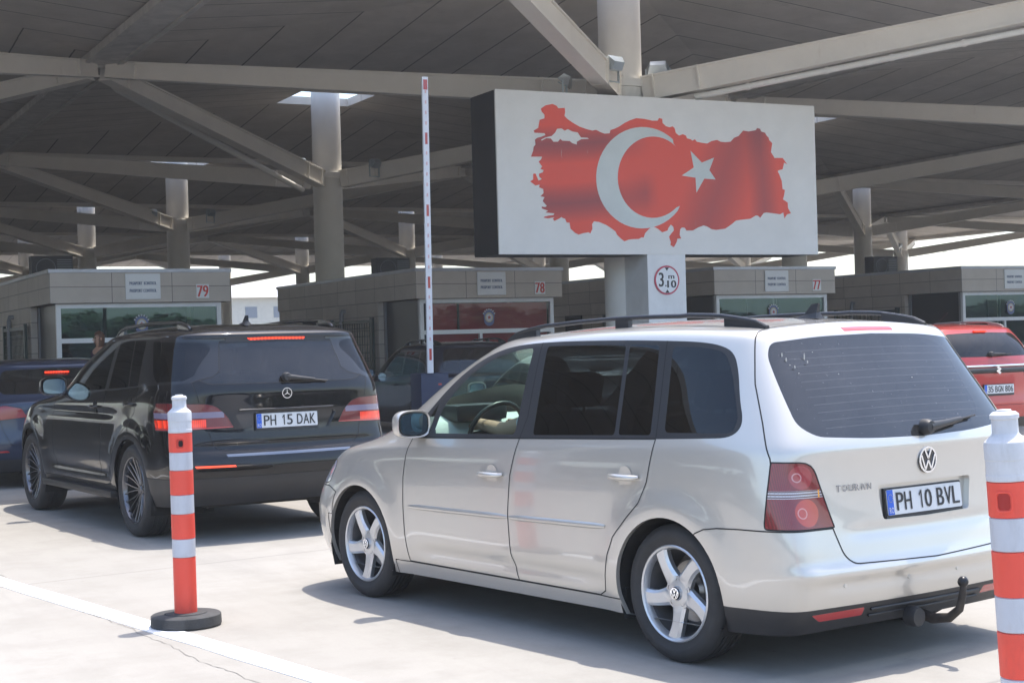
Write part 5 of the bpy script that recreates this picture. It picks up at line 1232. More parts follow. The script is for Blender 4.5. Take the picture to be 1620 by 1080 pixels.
rails(T_, TB, (-0.34, 1.60), 0.575, 0.043, RAILM, 0.0115, feet=(0.62,), tail=0.30)
antenna(T_, TB, -0.06)
wiper(tg, (0.0, 1.052), (-0.40, 1.085), surf_xr(TB, 0.0, 1.05)-0.012, surf_xr(TB, 0.40, 1.085)-0.012)
pl = plate(T_, -0.742, 0.728, R(6), 'PH 10 BVL', small='AUTO PLOIESTI'.replace('AUTO PLOIESTI', '') or None)
BCHR = pm('dull badge chrome', (0.30, 0.32, 0.36), 0.2, metal=1.0)
bx = surf_xr(TB, 0, 0.905)
MB().lathe([(0, 0.0), (0.054, 0.0), (0.060, 0.006)], 'x', 32).build('badge_base', BLACKG, tg, 40, (bx-0.006, 0, 0.905), (0, R(2), 0))
vw_badge(MB(), (bx-0.008, 0, 0.905), (0, -1, 0), (0, 0, 1), 0.060).build('badge', CHROME, tg)
mb = MB(); x = surf_xr(TB, 0.46, 0.81)
for i, ch in enumerate('TOURAN'):
    yy = 0.572-0.035*i; add_text(mb, ch, ((surf_xr(TB, yy-.014, 0.813)-0.005, yy, 0.800), (-0.12, -0.993, 0), (0, 0, 1)), (0, 0.025, 0, 0.028), bold=0.0004)
mb.build('model_lettering', BCHR, tg)
mb = MB(); x = surf_xr(TB, 0.46, 0.82)
for i, ch in enumerate('TDI'): add_text(mb, ch, ((surf_xr(TB, .47+.028*i, .82)-0.004, -0.455-0.028*i, 0.805), (0.1, -0.995, 0), (0, 0, 1)), (0, 0.022 if ch != 'I' else 0.008, 0, 0.024))
mb.build('engine_lettering', BCHR, tg)
for y in (.56, .17, -.17, -.56):
    x = surf_xr(TB, abs(y), .400); MB().lathe([(0.0, 0.0), (0.0095, 0.0), (0.0105, 0.003), (0.0125, 0.003), (0.0125, 0.006)], 'x', 16).build('parking_sensor', SILVER, T_, 40, (x-0.004, y, .400))
mb = MB()
for zz in (.275, .245): mb.tube([(surf_xr(TB, yy, zz)-0.003, s_*yy, zz) for s_, yy in [(1, .38), (1, .2), (1, 0.001), (-1, .2), (-1, .38)]], 0.006, 6)
mb.build('valance_rib', BLACKP, T_, 60)
# tow hitch
TOWM = pm('rusty tow bar', (0.045, 0.038, 0.033), 0.6, metal=0.4, var=0.4, vscale=20)
tw = empty('tow_bar', (-0.75, 0, 0.22)); tw.parent = T_
MB().tube([(0.1, 0, 0.0), (-0.03, 0, -0.03), (-0.12, 0, -0.015), (-0.175, 0, 0.03), (-0.195, 0, 0.10), (-0.198, 0, 0.135)], 0.018, 12, rr=[.026, .024, .021, .019, .017, .014]).build('tow_neck', TOWM, tw, 50)
MB().lathe([(0.0, 0.025), (0.012, 0.023), (0.021, 0.013), (0.025, 0.0), (0.021, -0.013), (0.012, -0.023)], 'z', 18, (-0.198, 0, 0.152)).build('tow_ball', pm('tow ball black', (0.03, 0.03, 0.032), 0.3, metal=0.6), tw, 60)
MB().lathe([(0.0, -0.03), (0.040, -0.028), (0.045, -0.01), (0.045, 0.03), (0.0, 0.035)], 'x', 16, (-0.03, 0.13, -0.005)).build('tow_socket', BLACKP, tw, 50)
# bits of dried dirt on the rear window
DROP = pm('dried droppings', (0.5, 0.48, 0.43), 0.8)
for (yy, zz, hh) in ((.60, 1.385, .02), (.595, 1.365, .018), (.585, 1.345, .007), (.578, 1.335, .012), (.50, 1.37, .03), (.5, 1.355, .012), (.43, 1.40, .004), (.35, 1.30, .004), (.57, 1.31, .005), (-.1, 1.27, .004)):
    x = surf_xr(TB, yy if yy > 0 else -yy, zz)-0.006; MB().poly([(-.003, 0), (.003, 0), (.0045, hh*.5), (.001, hh), (-.003, hh*.7)], .001, ((x, yy, zz), (0, -1, 0), (0, 0, 1))).build('dirt_speck', DROP, tg)

# ------------------------------------------------------------------ black off-roader
BLACKC = paint('black paint', (0.004, 0.004, 0.005), 0.0, 0.4, 0.004, 0.05)
GLSUV = glassm('dusty tinted rear glass', (0.03, 0.035, 0.045), 0.06, 0.04)
SKIRT = pm('satin black skirt', (0.02, 0.02, 0.021), 0.45)
def suv_dent(S):
    X, Y, Z = S[:, :, 0], S[:, :, 1], S[:, :, 2]
    k = np.exp(-((Z-0.98)/0.03)**2)*np.clip((X-0.3)/0.3, 0, 1)*np.clip((2.9-X)/0.3, 0, 1)*(Y > 0.6); S[:, :, 1] -= 0.016*k
    k = np.exp(-((Z-0.50)/0.06)**2)*np.clip((X-0.5)/0.15, 0, 1)*np.clip((2.4-X)/0.15, 0, 1)*(Y > 0.6); S[:, :, 1] -= 0.022*k
    for wx in (0.0, 2.915):
        d = np.hypot(X-wx, Z-0.375); S[:, :, 1] += 0.016*np.exp(-((d-0.50)/0.06)**2)*(Y > 0.6)*(Z < 1.0)
    k = np.exp(-((Z-0.73)/0.03)**2)*(X < -0.5)*np.clip((0.9-Y)/0.2, 0, 1); S[:, :, 0] += 0.02*k
sdlo = [(2.02,1.125),(1.75,1.27),(1.40,1.43),(1.05,1.545),(.80,1.595),(.4,1.61),(-.1,1.605),(-.55,1.592),(-.78,1.570),(-.80,1.50),(-.86,1.28),(-.83,1.235),(-.6,1.225),(0,1.205),(.8,1.165),(1.5,1.125)]
suv = dict(name='off_roader', pos=(3.9207, 12.8406), heading=-5.53, label='black off-roader with lit brake lamps and plate PH 15 DAK', cat='car',
  xrear=-1.02, xfront=3.80, hw=0.96, zbot=0.27, track=1.66, wz=0.375, wr=0.375, rim=0.272, tw=0.255, wstyle='multi', nsp=10, alloy=pm('bicolour alloy', (0.17, 0.17, 0.18), 0.25, metal=0.9), res=(7, 7), lip=0.014, arch=0.03,
  rings=[(-.86,.29,3.55,.27,.90,.27,.27,.20,.40),(-.97,.42,3.72,.40,.945,.42,.40,.22,.45),(-1.02,.60,3.80,.55,.962,.60,.58,.22,.48),(-.955,.78,3.80,.72,.965,.80,.76,.22,.5),
         (-.945,.98,3.72,.92,.960,.98,.92,.24,.55),(-.94,1.12,3.35,1.05,.945,1.12,1.03,.24,.45),(-.93,1.205,2.60,1.15,.925,1.205,1.12,.24,.5),(-.855,1.37,2.05,1.38,.875,1.38,1.35,.22,.4),
         (-.775,1.54,1.50,1.575,.812,1.555,1.545,.20,.34),(-.775,1.605,1.32,1.64,.745,1.62,1.62,.18,.3),(-.70,1.645,1.12,1.68,.46,1.665,1.665,.12,.2),(-.66,1.655,1.05,1.69,0,1.67,1.67,.08,.1)],
  arches=[(0.0,0.415),(2.915,0.415)], dents=[suv_dent],
  regions=[
   ('windshield', [('front', [(-.01,1.19),(.55,1.185),(.80,1.17),(.75,1.40),(.66,1.56),(.60,1.60),(-.01,1.625)], 'front')], ('body',)),
   ('dlo', [('side', sdlo, 'side')], ('body','windshield')),
   ('g1', [('side', fillet([(1.86,1.145),(1.60,1.31),(1.30,1.435),(.90,1.555),(.70,1.575),(.73,1.185)], [.02,.05,.05,.08,.02,.03]), 'side')], ('dlo',)),
   ('g2', [('side', fillet([(.635,1.190),(.61,1.585),(.26,1.583),(.14,1.205)], .02), 'side')], ('dlo',)),
   ('g2b', [('side', fillet([(.115,1.208),(.235,1.582),(-.03,1.576),(-.10,1.216)], .02), 'side')], ('dlo',)),
   ('g3', [('side', fillet([(-.20,1.568),(-.73,1.552),(-.76,1.49),(-.82,1.29),(-.80,1.255),(-.50,1.246),(-.40,1.30)], [.02,.04,.04,.04,.03,.04,.1]), 'side')], ('dlo',)),
   ('lamp', [('rear', fillet([(.445,.885),(.50,.985),(.58,1.055),(.66,1.075),(1.2,1.10),(1.2,.87)], [.01,.05,.03,0,0,0]), 'anyr'), ('side', [(-.60,1.15),(-.52,1.02),(-.60,.80),(-1.6,.80),(-1.6,1.15)], 'anyr')], ('body',)),
   ('tailgate', [('rear', fillet([(-.01,.70),(.56,.71),(.62,.76),(.665,.93),(.74,1.21),(.80,1.55),(.70,1.8),(-.01,1.8)], [0,.06,.05,0,0,0,0,0]), 'anyr'), ('side', [(-.58,1.9),(-.64,1.60),(-.66,1.2),(-.66,.5),(-1.8,.5),(-1.8,1.9)], 'anyr')], ('body',)),
   ('rglass', [('rear', fillet([(-.01,1.220),(.62,1.222),(.70,1.26),(.735,1.50),(.71,1.535),(-.01,1.548)], [0,.05,.05,.05,.04,0]), 'rear')], ('tailgate',)),
   ('spoil', [('rear', fillet([(-.01,1.549),(.62,1.547),(.70,1.558),(.60,1.585),(-.01,1.60)], [0,.02,.02,.02,0]), 'anyr')], ('tailgate','rglass')),
   ('hbrake', [('rear', fillet([(-.01,1.563),(.235,1.560),(.25,1.577),(-.01,1.581)], [0,.005,.005,0]), 'anyr')], ('spoil',)),
   ('recess', [('rear', fillet([(-.01,.845),(.36,.85),(.44,.985),(-.01,1.0)], [0,.03,.03,0]), 'rear')], ('tailgate',)),
   ('chrome', [('rear', [(-.01,.662),(.52,.664),(.53,.684),(-.01,.684)], 'rear')], ('body',)),
   ('rrefl', [('rear', fillet([(.46,.585),(.47,.600),(.78,.605),(.77,.588)], .004), 'anyr')], ('body',)),
   ('rvalance', [('side', [(-.38,.50),(-.6,.50),(-1.8,.52),(-1.8,.0),(-.38,.0)], 'anyr')], ('body',)),
   ('headlamp', [('side', fillet([(3.35,.80),(3.15,.95),(3.3,1.0),(3.6,.98),(4.2,.92),(4.2,.80)], .02), 'front'), ('front', [(.50,.70),(.50,1.1),(1.2,1.1),(1.2,.7)], 'front')], ('body',)),
   ('sill', [('side', [(2.47,.385),(2.47,.0),(.44,.0),(.44,.385)], 'side')], ('body',)),
   ('fdoor', [('side', [(2.10,1.12),(2.17,.95),(2.18,.70),(2.12,.42),(.88,.42),(.80,.60),(.74,.85),(.69,1.17)], 'side')], ('body',)),
   ('rdoor', [('side', [(.69,1.17),(.74,.85),(.80,.60),(.88,.42),(.52,.42),(.49,.52),(.40,.68),(.25,.80),(.05,.90),(-.10,1.0),(-.14,1.21)], 'side')], ('body',)),
  ],
  recess=[('recess', (0.030, 0, 0))],
  noseam=[('dlo','g1'),('dlo','g2'),('dlo','g2b'),('dlo','g3'),('body','dlo'),('dlo','fdoor'),('dlo','rdoor'),('body','windshield'),('windshield','dlo'),('tailgate','recess'),('spoil','hbrake'),('tailgate','spoil'),('body','chrome'),('body','rrefl'),('rglass','spoil')],
  parts={'windshield': ('windscreen', GLSIDE, None, None), 'dlo': ('window_surround', BLACKG, None, None), 'fdoor': ('front_door', None, None, 'both'), 'rdoor': ('rear_door', None, None, 'both'),
   'g1': ('window_pane', GLMID, 'fdoor', 'both'), 'g2': ('window_pane', GLTINT, 'rdoor', 'both'), 'g2b': ('quarter_pane', GLTINT, 'rdoor', 'both'), 'g3': ('rear_side_pane', GLTINT, None, 'both'),
   'lamp': ('tail_lamp', RED, None, 'both'), 'tailgate': ('tailgate', None, None, None), 'rglass': ('rear_window', GLSUV, 'tailgate', None), 'spoil': ('spoiler_underside', BLACKP, 'tailgate', None), 'hbrake': ('high_brake_lamp', ORANGEL, 'tailgate', None), 'recess': ('plate_recess', BLACKG, 'tailgate', None),
   'chrome': ('bumper_strip', pm('satin silver strip', (0.24, 0.25, 0.27), 0.25, metal=0.9), None, None), 'rrefl': ('rear_reflector', LITRED, None, 'both'), 'rvalance': ('rear_valance', BLACKP, None, None), 'headlamp': ('headlamp', CLEARL, None, 'both'), 'sill': ('sill', SKIRT, None, 'both')},  # rear reflectors are no lamps, their brightness is added as glow
  paint=BLACKC, mats={}, interior=dict(fs=0.95, rs=0.02, dash=(1.75, 1.05), floor=0.45, s=1.15), seamw=0.005)
def suv_lamp():
    m, n, b = nodes_of('off-roader tail lens'); t = N(n, 'ShaderNodeTexCoord'); sp = N(n, 'ShaderNodeSeparateXYZ'); n.links.new(t.outputs['Object'], sp.inputs[0])
    Y = mathn(n, 'ABSOLUTE', sp.outputs[1]); Z = sp.outputs[2]
    wv = mathn(n, 'FRACT', mathn(n, 'MULTIPLY', Y, 70.0))
    c = mixc(n, mathn(n, 'MULTIPLY', mathn(n, 'GREATER_THAN', wv, 0.5), 0.3), (0.13, 0.005, 0.010), (0.06, 0.003, 0.006))
    clear = mathn(n, 'MULTIPLY', mathn(n, 'MULTIPLY', mathn(n, 'GREATER_THAN', Z, 0.966), mathn(n, 'LESS_THAN', Z, 1.012)), mathn(n, 'GREATER_THAN', Y, 0.52))
    c = mixc(n, clear, c, (0.17, 0.15, 0.23))
    lit = mathn(n, 'MULTIPLY', mathn(n, 'MULTIPLY', mathn(n, 'GREATER_THAN', Z, 0.895), mathn(n, 'LESS_THAN', Z, 0.955)), mathn(n, 'GREATER_THAN', Y, 0.66))
    rim_ = mathn(n, 'LESS_THAN', Z, 0.893); c = mixc(n, rim_, c, (0.5, 0.05, 0.05))
    n.links.new(c, b.inputs['Base Color']); b.inputs['Roughness'].default_value = 0.2; b.inputs['Coat Weight'].default_value = 1.0
    b.inputs['Emission Color'].default_value = (1.0, 0.06, 0.015, 1); n.links.new(mathn(n, 'MULTIPLY', lit, mathn(n, 'MULTIPLY_ADD', wv, 0.35, 0.10)), b.inputs['Emission Strength']); return m
suv['parts']['lamp'] = ('tail_lamp', suv_lamp(), None, 'both')
S_, So, SB = car(suv)
sfd = {1: So[('fdoor', False)], -1: So[('fdoor', True)]}; srd = {1: So[('rdoor', False)], -1: So[('rdoor', True)]}; stg = So[('tailgate', None)]
door_handle(S_, SB, 0.93, 1.035, BLACKC, sfd); door_handle(S_, SB, 0.02, 1.07, BLACKC, srd)
mirror_unit(S_, 1.93, 0.90, 1.20, BLACKC, 1.08)
rails(S_, SB, (-0.52, 1.32), 0.64, 0.045, BLACKG, 0.016, feet=(), tail=0.3)
antenna(S_, SB, -0.1)
t = wiper(stg, (0.0, 1.262), (-0.36, 1.222), surf_xr(SB, 0.0, 1.24)-0.012, surf_xr(SB, 0.36, 1.22)-0.012)
plate(S_, -0.925, 0.925, R(3), 'PH 15 DAK', small='')
bx = surf_xr(SB, 0, 1.135)-0.006
mb = MB(); fr = ((bx, 0, 1.135), (0, -1, 0), (0, 0, 1)); r = 0.042
for q in range(24):
    a, b = R(q*15), R((q+1)*15); mb.poly([(r*math.cos(a), r*math.sin(a)), (r*math.cos(b), r*math.sin(b)), (0.88*r*math.cos(b), 0.88*r*math.sin(b)), (0.88*r*math.cos(a), 0.88*r*math.sin(a))], 0.004, fr)
for q in (90, 210, 330): a = R(q); p = (-math.sin(a), math.cos(a)); mb.poly([(p[0]*.004, p[1]*.004), (-p[0]*.004, -p[1]*.004), (r*.93*math.cos(a), r*.93*math.sin(a))], 0.004, fr)
mb.build('badge', CHROME, stg)
MB().tube([(surf_xr(SB, y, 1.015)-0.006, s_*y, 1.015) for s_, y in ((1,.40),(1,.2),(1,.001),(-1,.2),(-1,.40))], 0.009, 8).build('tailgate_strip', BLACKG, stg, 50)
for sg in (1, -1):
    MB().bevbox(0.42, 2.42, min(sg*.86, sg*1.0), max(sg*.86, sg*1.0), 0.285, 0.345, 0.02).build('running_board', SKIRT, S_, 50)

# ------------------------------------------------------------------ generic car for the ones further away
def simple_car(name, pos, heading, label, paintm, xr=-.80, xf=3.45, wb=2.62, hw=.88, zb=.18, wr=.315, belt=.93, roof=1.45, cowl=(2.55, .96), wtop=(1.55, 0), rtop=(-.45, 0), rbase=(-.72, 0), hood=.74, tail=None, lamp=((.48,.74),(.50,.88),(1.2,.92),(1.2,.72)), lampx=-.45, lit=False, rg=None, paint_lamp=None, group=None, glass=None, inter=True, deck=None):
    rz = roof; zt = rtop[1] or rz-.07; bz = rbase[1] or belt+.05
    dk = deck if deck else (xr+.03, bz-.05)
    wt = wtop[1] or rz-.06
    rings = [(xr+.10,zb+.02,xf-.15,zb+.02,hw-.05,zb,zb,.18,.36),(xr+.03,.33,xf-.05,.33,hw-.01,.33,.33,.18,.4),(xr,.50,xf,.48,hw,.50,.50,.18,.42),(xr+.02,.66,xf-.02,.60,hw+.002,.68,.64,.2,.46),
      (dk[0],dk[1]-.09,xf-.12,hood-.04,hw-.002,belt-.10,hood+.03,.2,.5),(dk[0]+.02,dk[1],xf-.40,hood+.06,hw-.015,belt,belt-.10,.2,.42),(rbase[0],bz,cowl[0],cowl[1],hw-.035,belt+.04,belt-.01,.2,.46),
      ((rbase[0]+rtop[0])/2-.03,(bz+zt)/2+.02,(cowl[0]+wtop[0])/2+.03,(cowl[1]+wt)/2+.02,hw-.09,(belt+rz)/2,(belt+rz)/2-.02,.18,.38),
      (rtop[0],zt,wtop[0],wt,hw-.155,rz-.075,rz-.085,.16,.32),(rtop[0]+.03,zt+.04,wtop[0]-.18,wt+.035,hw-.23,rz-.03,rz-.035,.14,.3),(rtop[0]+.10,rz-.02,wtop[0]-.35,rz-.01,.42,rz-.005,rz-.005,.1,.2),(rtop[0]+.14,rz-.01,wtop[0]-.42,rz,0,rz,rz,.06,.1)]
    A0, A1 = cowl[0]-.42, wtop[0]-.22; rt_, rb_ = rtop[0]+.16, rbase[0]+.22; zt2 = rz-.105; b0 = belt+.03
    dl = fillet([(A0,b0-.02),(A1+.12,zt2-.05),(A1-.12,zt2),(rt_+.1,zt2),(rb_,b0+.05),(rb_+.15,b0+.012)], [.02,.12,.1,.15,.06,.05])
    B1 = (A1+rt_)/2+.25; C1 = rt_+.45
    regs = [('windshield', [('front', [(-.01,cowl[1]+.03),(hw-.13,cowl[1]+.02),(hw-.24,wt-.04),(hw-.30,wt-.01),(-.01,wt+.0)], 'front')], ('body',)),
      ('dlo', [('side', dl, 'side')], ('body','windshield')),
      ('g1', [('side', fillet([(A0-.10,b0+.02),(A1+.02,zt2-.055),(A1-.15,zt2-.025),(B1+.04,zt2-.02),(B1+.05,b0+.02)], [.02,.08,.08,.02,.02]), 'side')], ('dlo',)),
      ('g2', [('side', fillet([(B1-.04,b0+.02),(B1-.04,zt2-.02),(C1+.02,zt2-.02),(C1-.02,b0+.02)], .02), 'side')], ('dlo',)),
      ('g3', [('side', fillet([(C1-.07,b0+.02),(C1-.03,zt2-.02),(rt_+.14,zt2-.03),(rb_+.08,b0+.075),(rb_+.18,b0+.03)], .03), 'side')], ('dlo',)),
      ('lamp', [('rear', fillet(list(lamp), .012), 'anyr'), ('side', [(lampx,.3),(lampx,1.3),(xr-.6,1.3),(xr-.6,.3)], 'anyr')], ('body',)),
      ('tailgate', [('rear', [(-.01,.50),(hw-.30,.50),(hw-.22,.66),(hw-.16,belt),(hw-.10,belt+.1),(hw-.10,2.0),(-.01,2.0)], 'anyr'), ('side', [(rtop[0]+.13,2.0),(rtop[0]+.10,rz-.06),(rbase[0]+.13,bz),(xr+.14,.8),(xr+.14,.3),(xr-1,.3),(xr-1,2.0)], 'anyr')], ('body',)),
      ('rglass', [('rear', fillet(rg or [(-.01,bz+.03),(hw-.25,bz+.035),(hw-.20,bz+.10),(hw-.28,zt-.03),(hw-.33,zt-.01),(-.01,zt+.005)], [0,.05,.05,.05,.04,0]), 'rear')], ('tailgate',)),
      ('rvalance', [('side', [(-.3,.33),(xr-.5,.34),(xr-.5,0),(-.3,0)], 'anyr')], ('body',)),
      ('headlamp', [('side', fillet([(xf-.55,.62),(xf-.62,.76),(xf-.3,.80),(xf+.4,.74),(xf+.4,.6)], .02), 'front'), ('front', [(.42,.5),(.42,.9),(1.2,.9),(1.2,.5)], 'front')], ('body',)),
      ('fdoor', [('side', [(A0-.06,b0-.03),(A0+.02,.62),(A0-.04,.27),(B1+.06,.27),(B1+.10,.6),(B1,b0-.01)], 'side')], ('body',)),
      ('rdoor', [('side', [(B1,b0-.01),(B1+.10,.6),(B1+.06,.27),(.50,.27),(.40,.50),(.24,.66),(.10,.76),(.08,b0+.0)], 'side')], ('body',))]
    g = glass or GLTINT
    cfg = dict(name=name, pos=pos, heading=heading, label=label, cat='car', group=group, xrear=xr, xfront=xf, hw=hw, zbot=zb, track=hw*2-.25, wz=wr, wr=wr, rim=wr*.68, tw=.205, wstyle='simple', nsp=7, res=(4, 5), lip=.010, arch=.03, rings=rings,
      arches=[(0.0, wr+.04), (wb, wr+.04)], regions=regs, paint=paintm, mats={}, noseam=[('dlo','g1'),('dlo','g2'),('dlo','g3'),('body','dlo'),('dlo','fdoor'),('dlo','rdoor'),('body','windshield'),('windshield','dlo'),('body','rvalance'),('tailgate','dlo')],
      parts={'windshield': ('windscreen', GLSIDE, None, None), 'dlo': ('window_surround', BLACKG, None, None), 'fdoor': ('front_door', None, None, 'both'), 'rdoor': ('rear_door', None, None, 'both'),
       'g1': ('window_pane', GLMID if g is GLTINT else g, 'fdoor', 'both'), 'g2': ('window_pane', g, 'rdoor', 'both'), 'g3': ('quarter_pane', g, 'rdoor', 'both'), 'lamp': ('tail_lamp', paint_lamp or (LITRED if lit else RED), None, 'both'),
       'tailgate': ('tailgate', None, None, None), 'rglass': ('rear_window', GLREAR if g is GLTINT else g, 'tailgate', None), 'rvalance': ('rear_valance', BLACKP, None, None), 'headlamp': ('headlamp', CLEARL, None, 'both')},
      interior=dict(fs=.95, rs=.1, dash=(cowl[0]-.72, cowl[1]-.05), floor=.3, s=.92) if inter else {})
    root, O, B = car(cfg)
    mirror_unit(root, A0-.06, hw-.04, belt+.07, paintm, 0.95)
    fdx = {1: O[('fdoor', False)], -1: O[('fdoor', True)]}; rdx = {1: O[('rdoor', False)], -1: O[('rdoor', True)]}
    door_handle(root, B, B1+.20, belt-.12, paintm, fdx); door_handle(root, B, .28, belt-.10, paintm, rdx)
    return root, O, B
NAVY = paint('dark blue paint', (0.018, 0.030, 0.060), 0.2, 0.3, 0.02, 0.2); NAVYM = pm('barrier cabinet blue', (0.012, 0.022, 0.06), 0.5)
HATCH, Ho, HBd = simple_car('hatchback', (3.49, 18.9), 0.5, 'dark blue hatchback with lit high brake lamp at the left edge', NAVY, roof=1.42, belt=.92, rtop=(-.30, 1.33), rbase=(-.68, 1.02), lamp=((.40,.80),(.46,.90),(.62,.935),(1.2,.90),(1.2,.78),(.8,.765)), lit=False)
tgb = Ho[('tailgate', None)]
def hb_lamp(par, B, y, z, w_, name='high_brake_lamp', mat=ORANGEL, h=.018):
    x = surf_xr(B, 0.0, z)-0.02; MB().bevbox(x-.01, x+.03, y-w_/2, y+w_/2, z-h/2, z+h/2, .004).build(name, mat, par)
hb_lamp(tgb, HBd, 0, 1.29, .27); wiper(tgb, (0, 1.06), (-.3, 1.08), surf_xr(HBd, 0, 1.05)-.01, surf_xr(HBd, .3, 1.07)-.01)
for sg in (1, -1):
    x = surf_xr(HBd, .72, .84); MB().bevbox(x-.012, x+.05, min(sg*.66, sg*.80), max(sg*.66, sg*.80), .83, .875, .01).build('lit_bulb', LITRED, HATCH)
    x = surf_xr(HBd, .68, .42); MB().bevbox(x-.01, x+.03, min(sg*.55, sg*.75), max(sg*.55, sg*.75), .415, .435, .004).build('bumper_reflector', REFLECT, HATCH)
plate(HATCH, surf_xr(HBd, 0, .62)-.02, .62, 0, '59 KL 417', small=None) if False else None
# dark blue van-like estate in the lane beyond
NAVY2 = paint('very dark blue paint', (0.009, 0.011, 0.022), 0.1, 0.35, 0.04, 0.2)
VAN, Vo, VB = simple_car('estate_car', (11.05, 23.6), 1.0, 'very dark estate car with roof rails beyond the white barrier arm, facing away', NAVY2, roof=1.50, belt=.95, rtop=(-.50, 1.42), rbase=(-.70, 1.02), xf=3.4, hw=.88)
rails(VAN, VB, (-.35, 1.25), .60, .05, BLACKG, .016, feet=(.4,))
# red compact off-roader at the right
REDP = paint('red paint', (0.42, 0.022, 0.018), 0.25, 0.32, 0.04)
RSUV, Ro, RB = simple_car('compact_off_roader', (14.76, 16.18), -2.0, 'red compact off-roader with chrome bar and plate 35 BGN 806, right edge', REDP, xr=-.82, roof=1.54, belt=.99, rtop=(-.52, 1.44), rbase=(-.76, 1.10), xf=3.45, hw=.89, hood=.86, cowl=(2.5, 1.06), wr=.335, lamp=((.52,.86),(.52,1.0),(1.2,1.02),(1.2,.84)))
rtg = Ro[('tailgate', None)]
hb_lamp(rtg, RB, .0, 1.462, .22); wiper(rtg, (.05, 1.16), (-.3, 1.16), surf_xr(RB, .05, 1.15)-.01, surf_xr(RB, .3, 1.15)-.01)
MB().tube([(surf_xr(RB, y, 1.01)-.008, s_*y, 1.01) for s_, y in ((1,.66),(1,.4),(1,.001),(-1,.4),(-1,.66))], .017, 8).build('chrome_bar', CHROME, rtg, 50)
MB().tube([(surf_xr(RB, y, .95)-.004, s_*y, .95) for s_, y in ((1,.60),(1,.4),(1,.001),(-1,.4),(-1,.60))], .036, 8).build('black_bar', BLACKP, rtg, 50)
x = surf_xr(RB, 0, .96)-.05
MB().poly([(-.012,.055),(.045,.015),(.012,-.012),(.040,-.030),(.012,-.055),(-.045,-.012),(-.010,.012),(-.038,.030)], .006, ((x, 0, .955), (0,-1,0), (0,0,1))).build('badge', CHROME, rtg)
plate(RSUV, surf_xr(RB, 0, .70)-.025, .71, 0, '35 BGN 806', eu='TR')
MB().tube([(.35, .05, 1.56), (.18, .05, 1.60), (.0, .05, 1.72)], .005, 6).bevbox(.30, .40, .02, .08, 1.53, 1.565, .01).build('aerial', BLACKP, RSUV)
RAILS2 = pm('silver roof rail', (0.5, 0.5, 0.52), 0.3, metal=0.8)
rails(RSUV, RB, (-.35, 1.3), .62, .045, RAILS2, .014, feet=(.5,))
# silver saloon glimpsed through the carrier's windows
SIL2 = paint('pale silver paint', (0.48, 0.50, 0.50), 0.45, 0.35, 0.1)
SAL, Lo, LB_ = simple_car('saloon_car', (8.35, 14.0), 8.0, 'pale silver saloon seen through the side windows of the silver people carrier', SIL2, xr=-1.0, roof=1.36, belt=.90, rtop=(.05, 1.27), rbase=(-.42, 1.0), deck=(-.97, .99), xf=3.3, lamp=((.5,.78),(.5,.92),(1.2,.93),(1.2,.78)))
plate(SAL, surf_xr(LB_, 0, .78)-.02, .76, 0, '22 AF 538', eu='TR')
# dark car further ahead
DK, Do, DB = simple_car('dark_hatchback', (10.9, 30.9), 0, 'black hatchback, mostly hidden between the off-roader and the dark estate', BLACKC, roof=1.46, belt=.95, lit=True)
# white car in the next lane (mirrored in the doors)
WHT = paint('white paint', (0.70, 0.70, 0.69), 0.0, 0.35, 0.06)
WC, Wo, WBd = simple_car('white_hatchback', (-23, 31), 5, 'white hatchback far to the left, mirrored in the doors of the silver carrier', WHT, roof=1.46, belt=.94)

# ------------------------------------------------------------------ lane posts
def scuff(name, col, dark, sc=14, amt=0.6, rough=0.5):
    m, n, b = nodes_of(name); v = coords(n)
    a = ramp(n, noise(n, coords(n, (1, 1, 0.35)), sc, 7, 0.75), [(0.50, 0.0), (0.72, 1.0)]); g = ramp(n, noise(n, v, 3.0, 4), [(0.35, 0.0), (0.7, 1.0)])
    c = mixc(n, mathn(n, 'MULTIPLY', g, 0.18), col, dark); c = mixc(n, mathn(n, 'MULTIPLY', a, amt), c, dark)
    n.links.new(c, b.inputs['Base Color']); b.inputs['Roughness'].default_value = rough; bumpn(n, b, noise(n, v, 40, 3), 0.15, 0.002); return m
WHPL = scuff('white reflective band', (0.52, 0.54, 0.59), (0.32, 0.31, 0.31), 16, 0.35, 0.4); WHCAP = scuff('scuffed white plastic', (0.60, 0.61, 0.64), (0.36, 0.35, 0.33), 12, 0.45); REDPL = scuff('orange red plastic', (0.80, 0.080, 0.05), (0.42, 0.07, 0.05), 10, 0.35)
BASER = pm('recycled rubber base', (0.055, 0.055, 0.055), 0.85, var=0.35, vscale=8, bump=0.5); HOLE_SHADE = pm('painted hole shade', (0.02, 0.01, 0.01), 0.9); PKT_SHADE = pm('painted pocket shade', (0.50, 0.045, 0.03), 0.6)
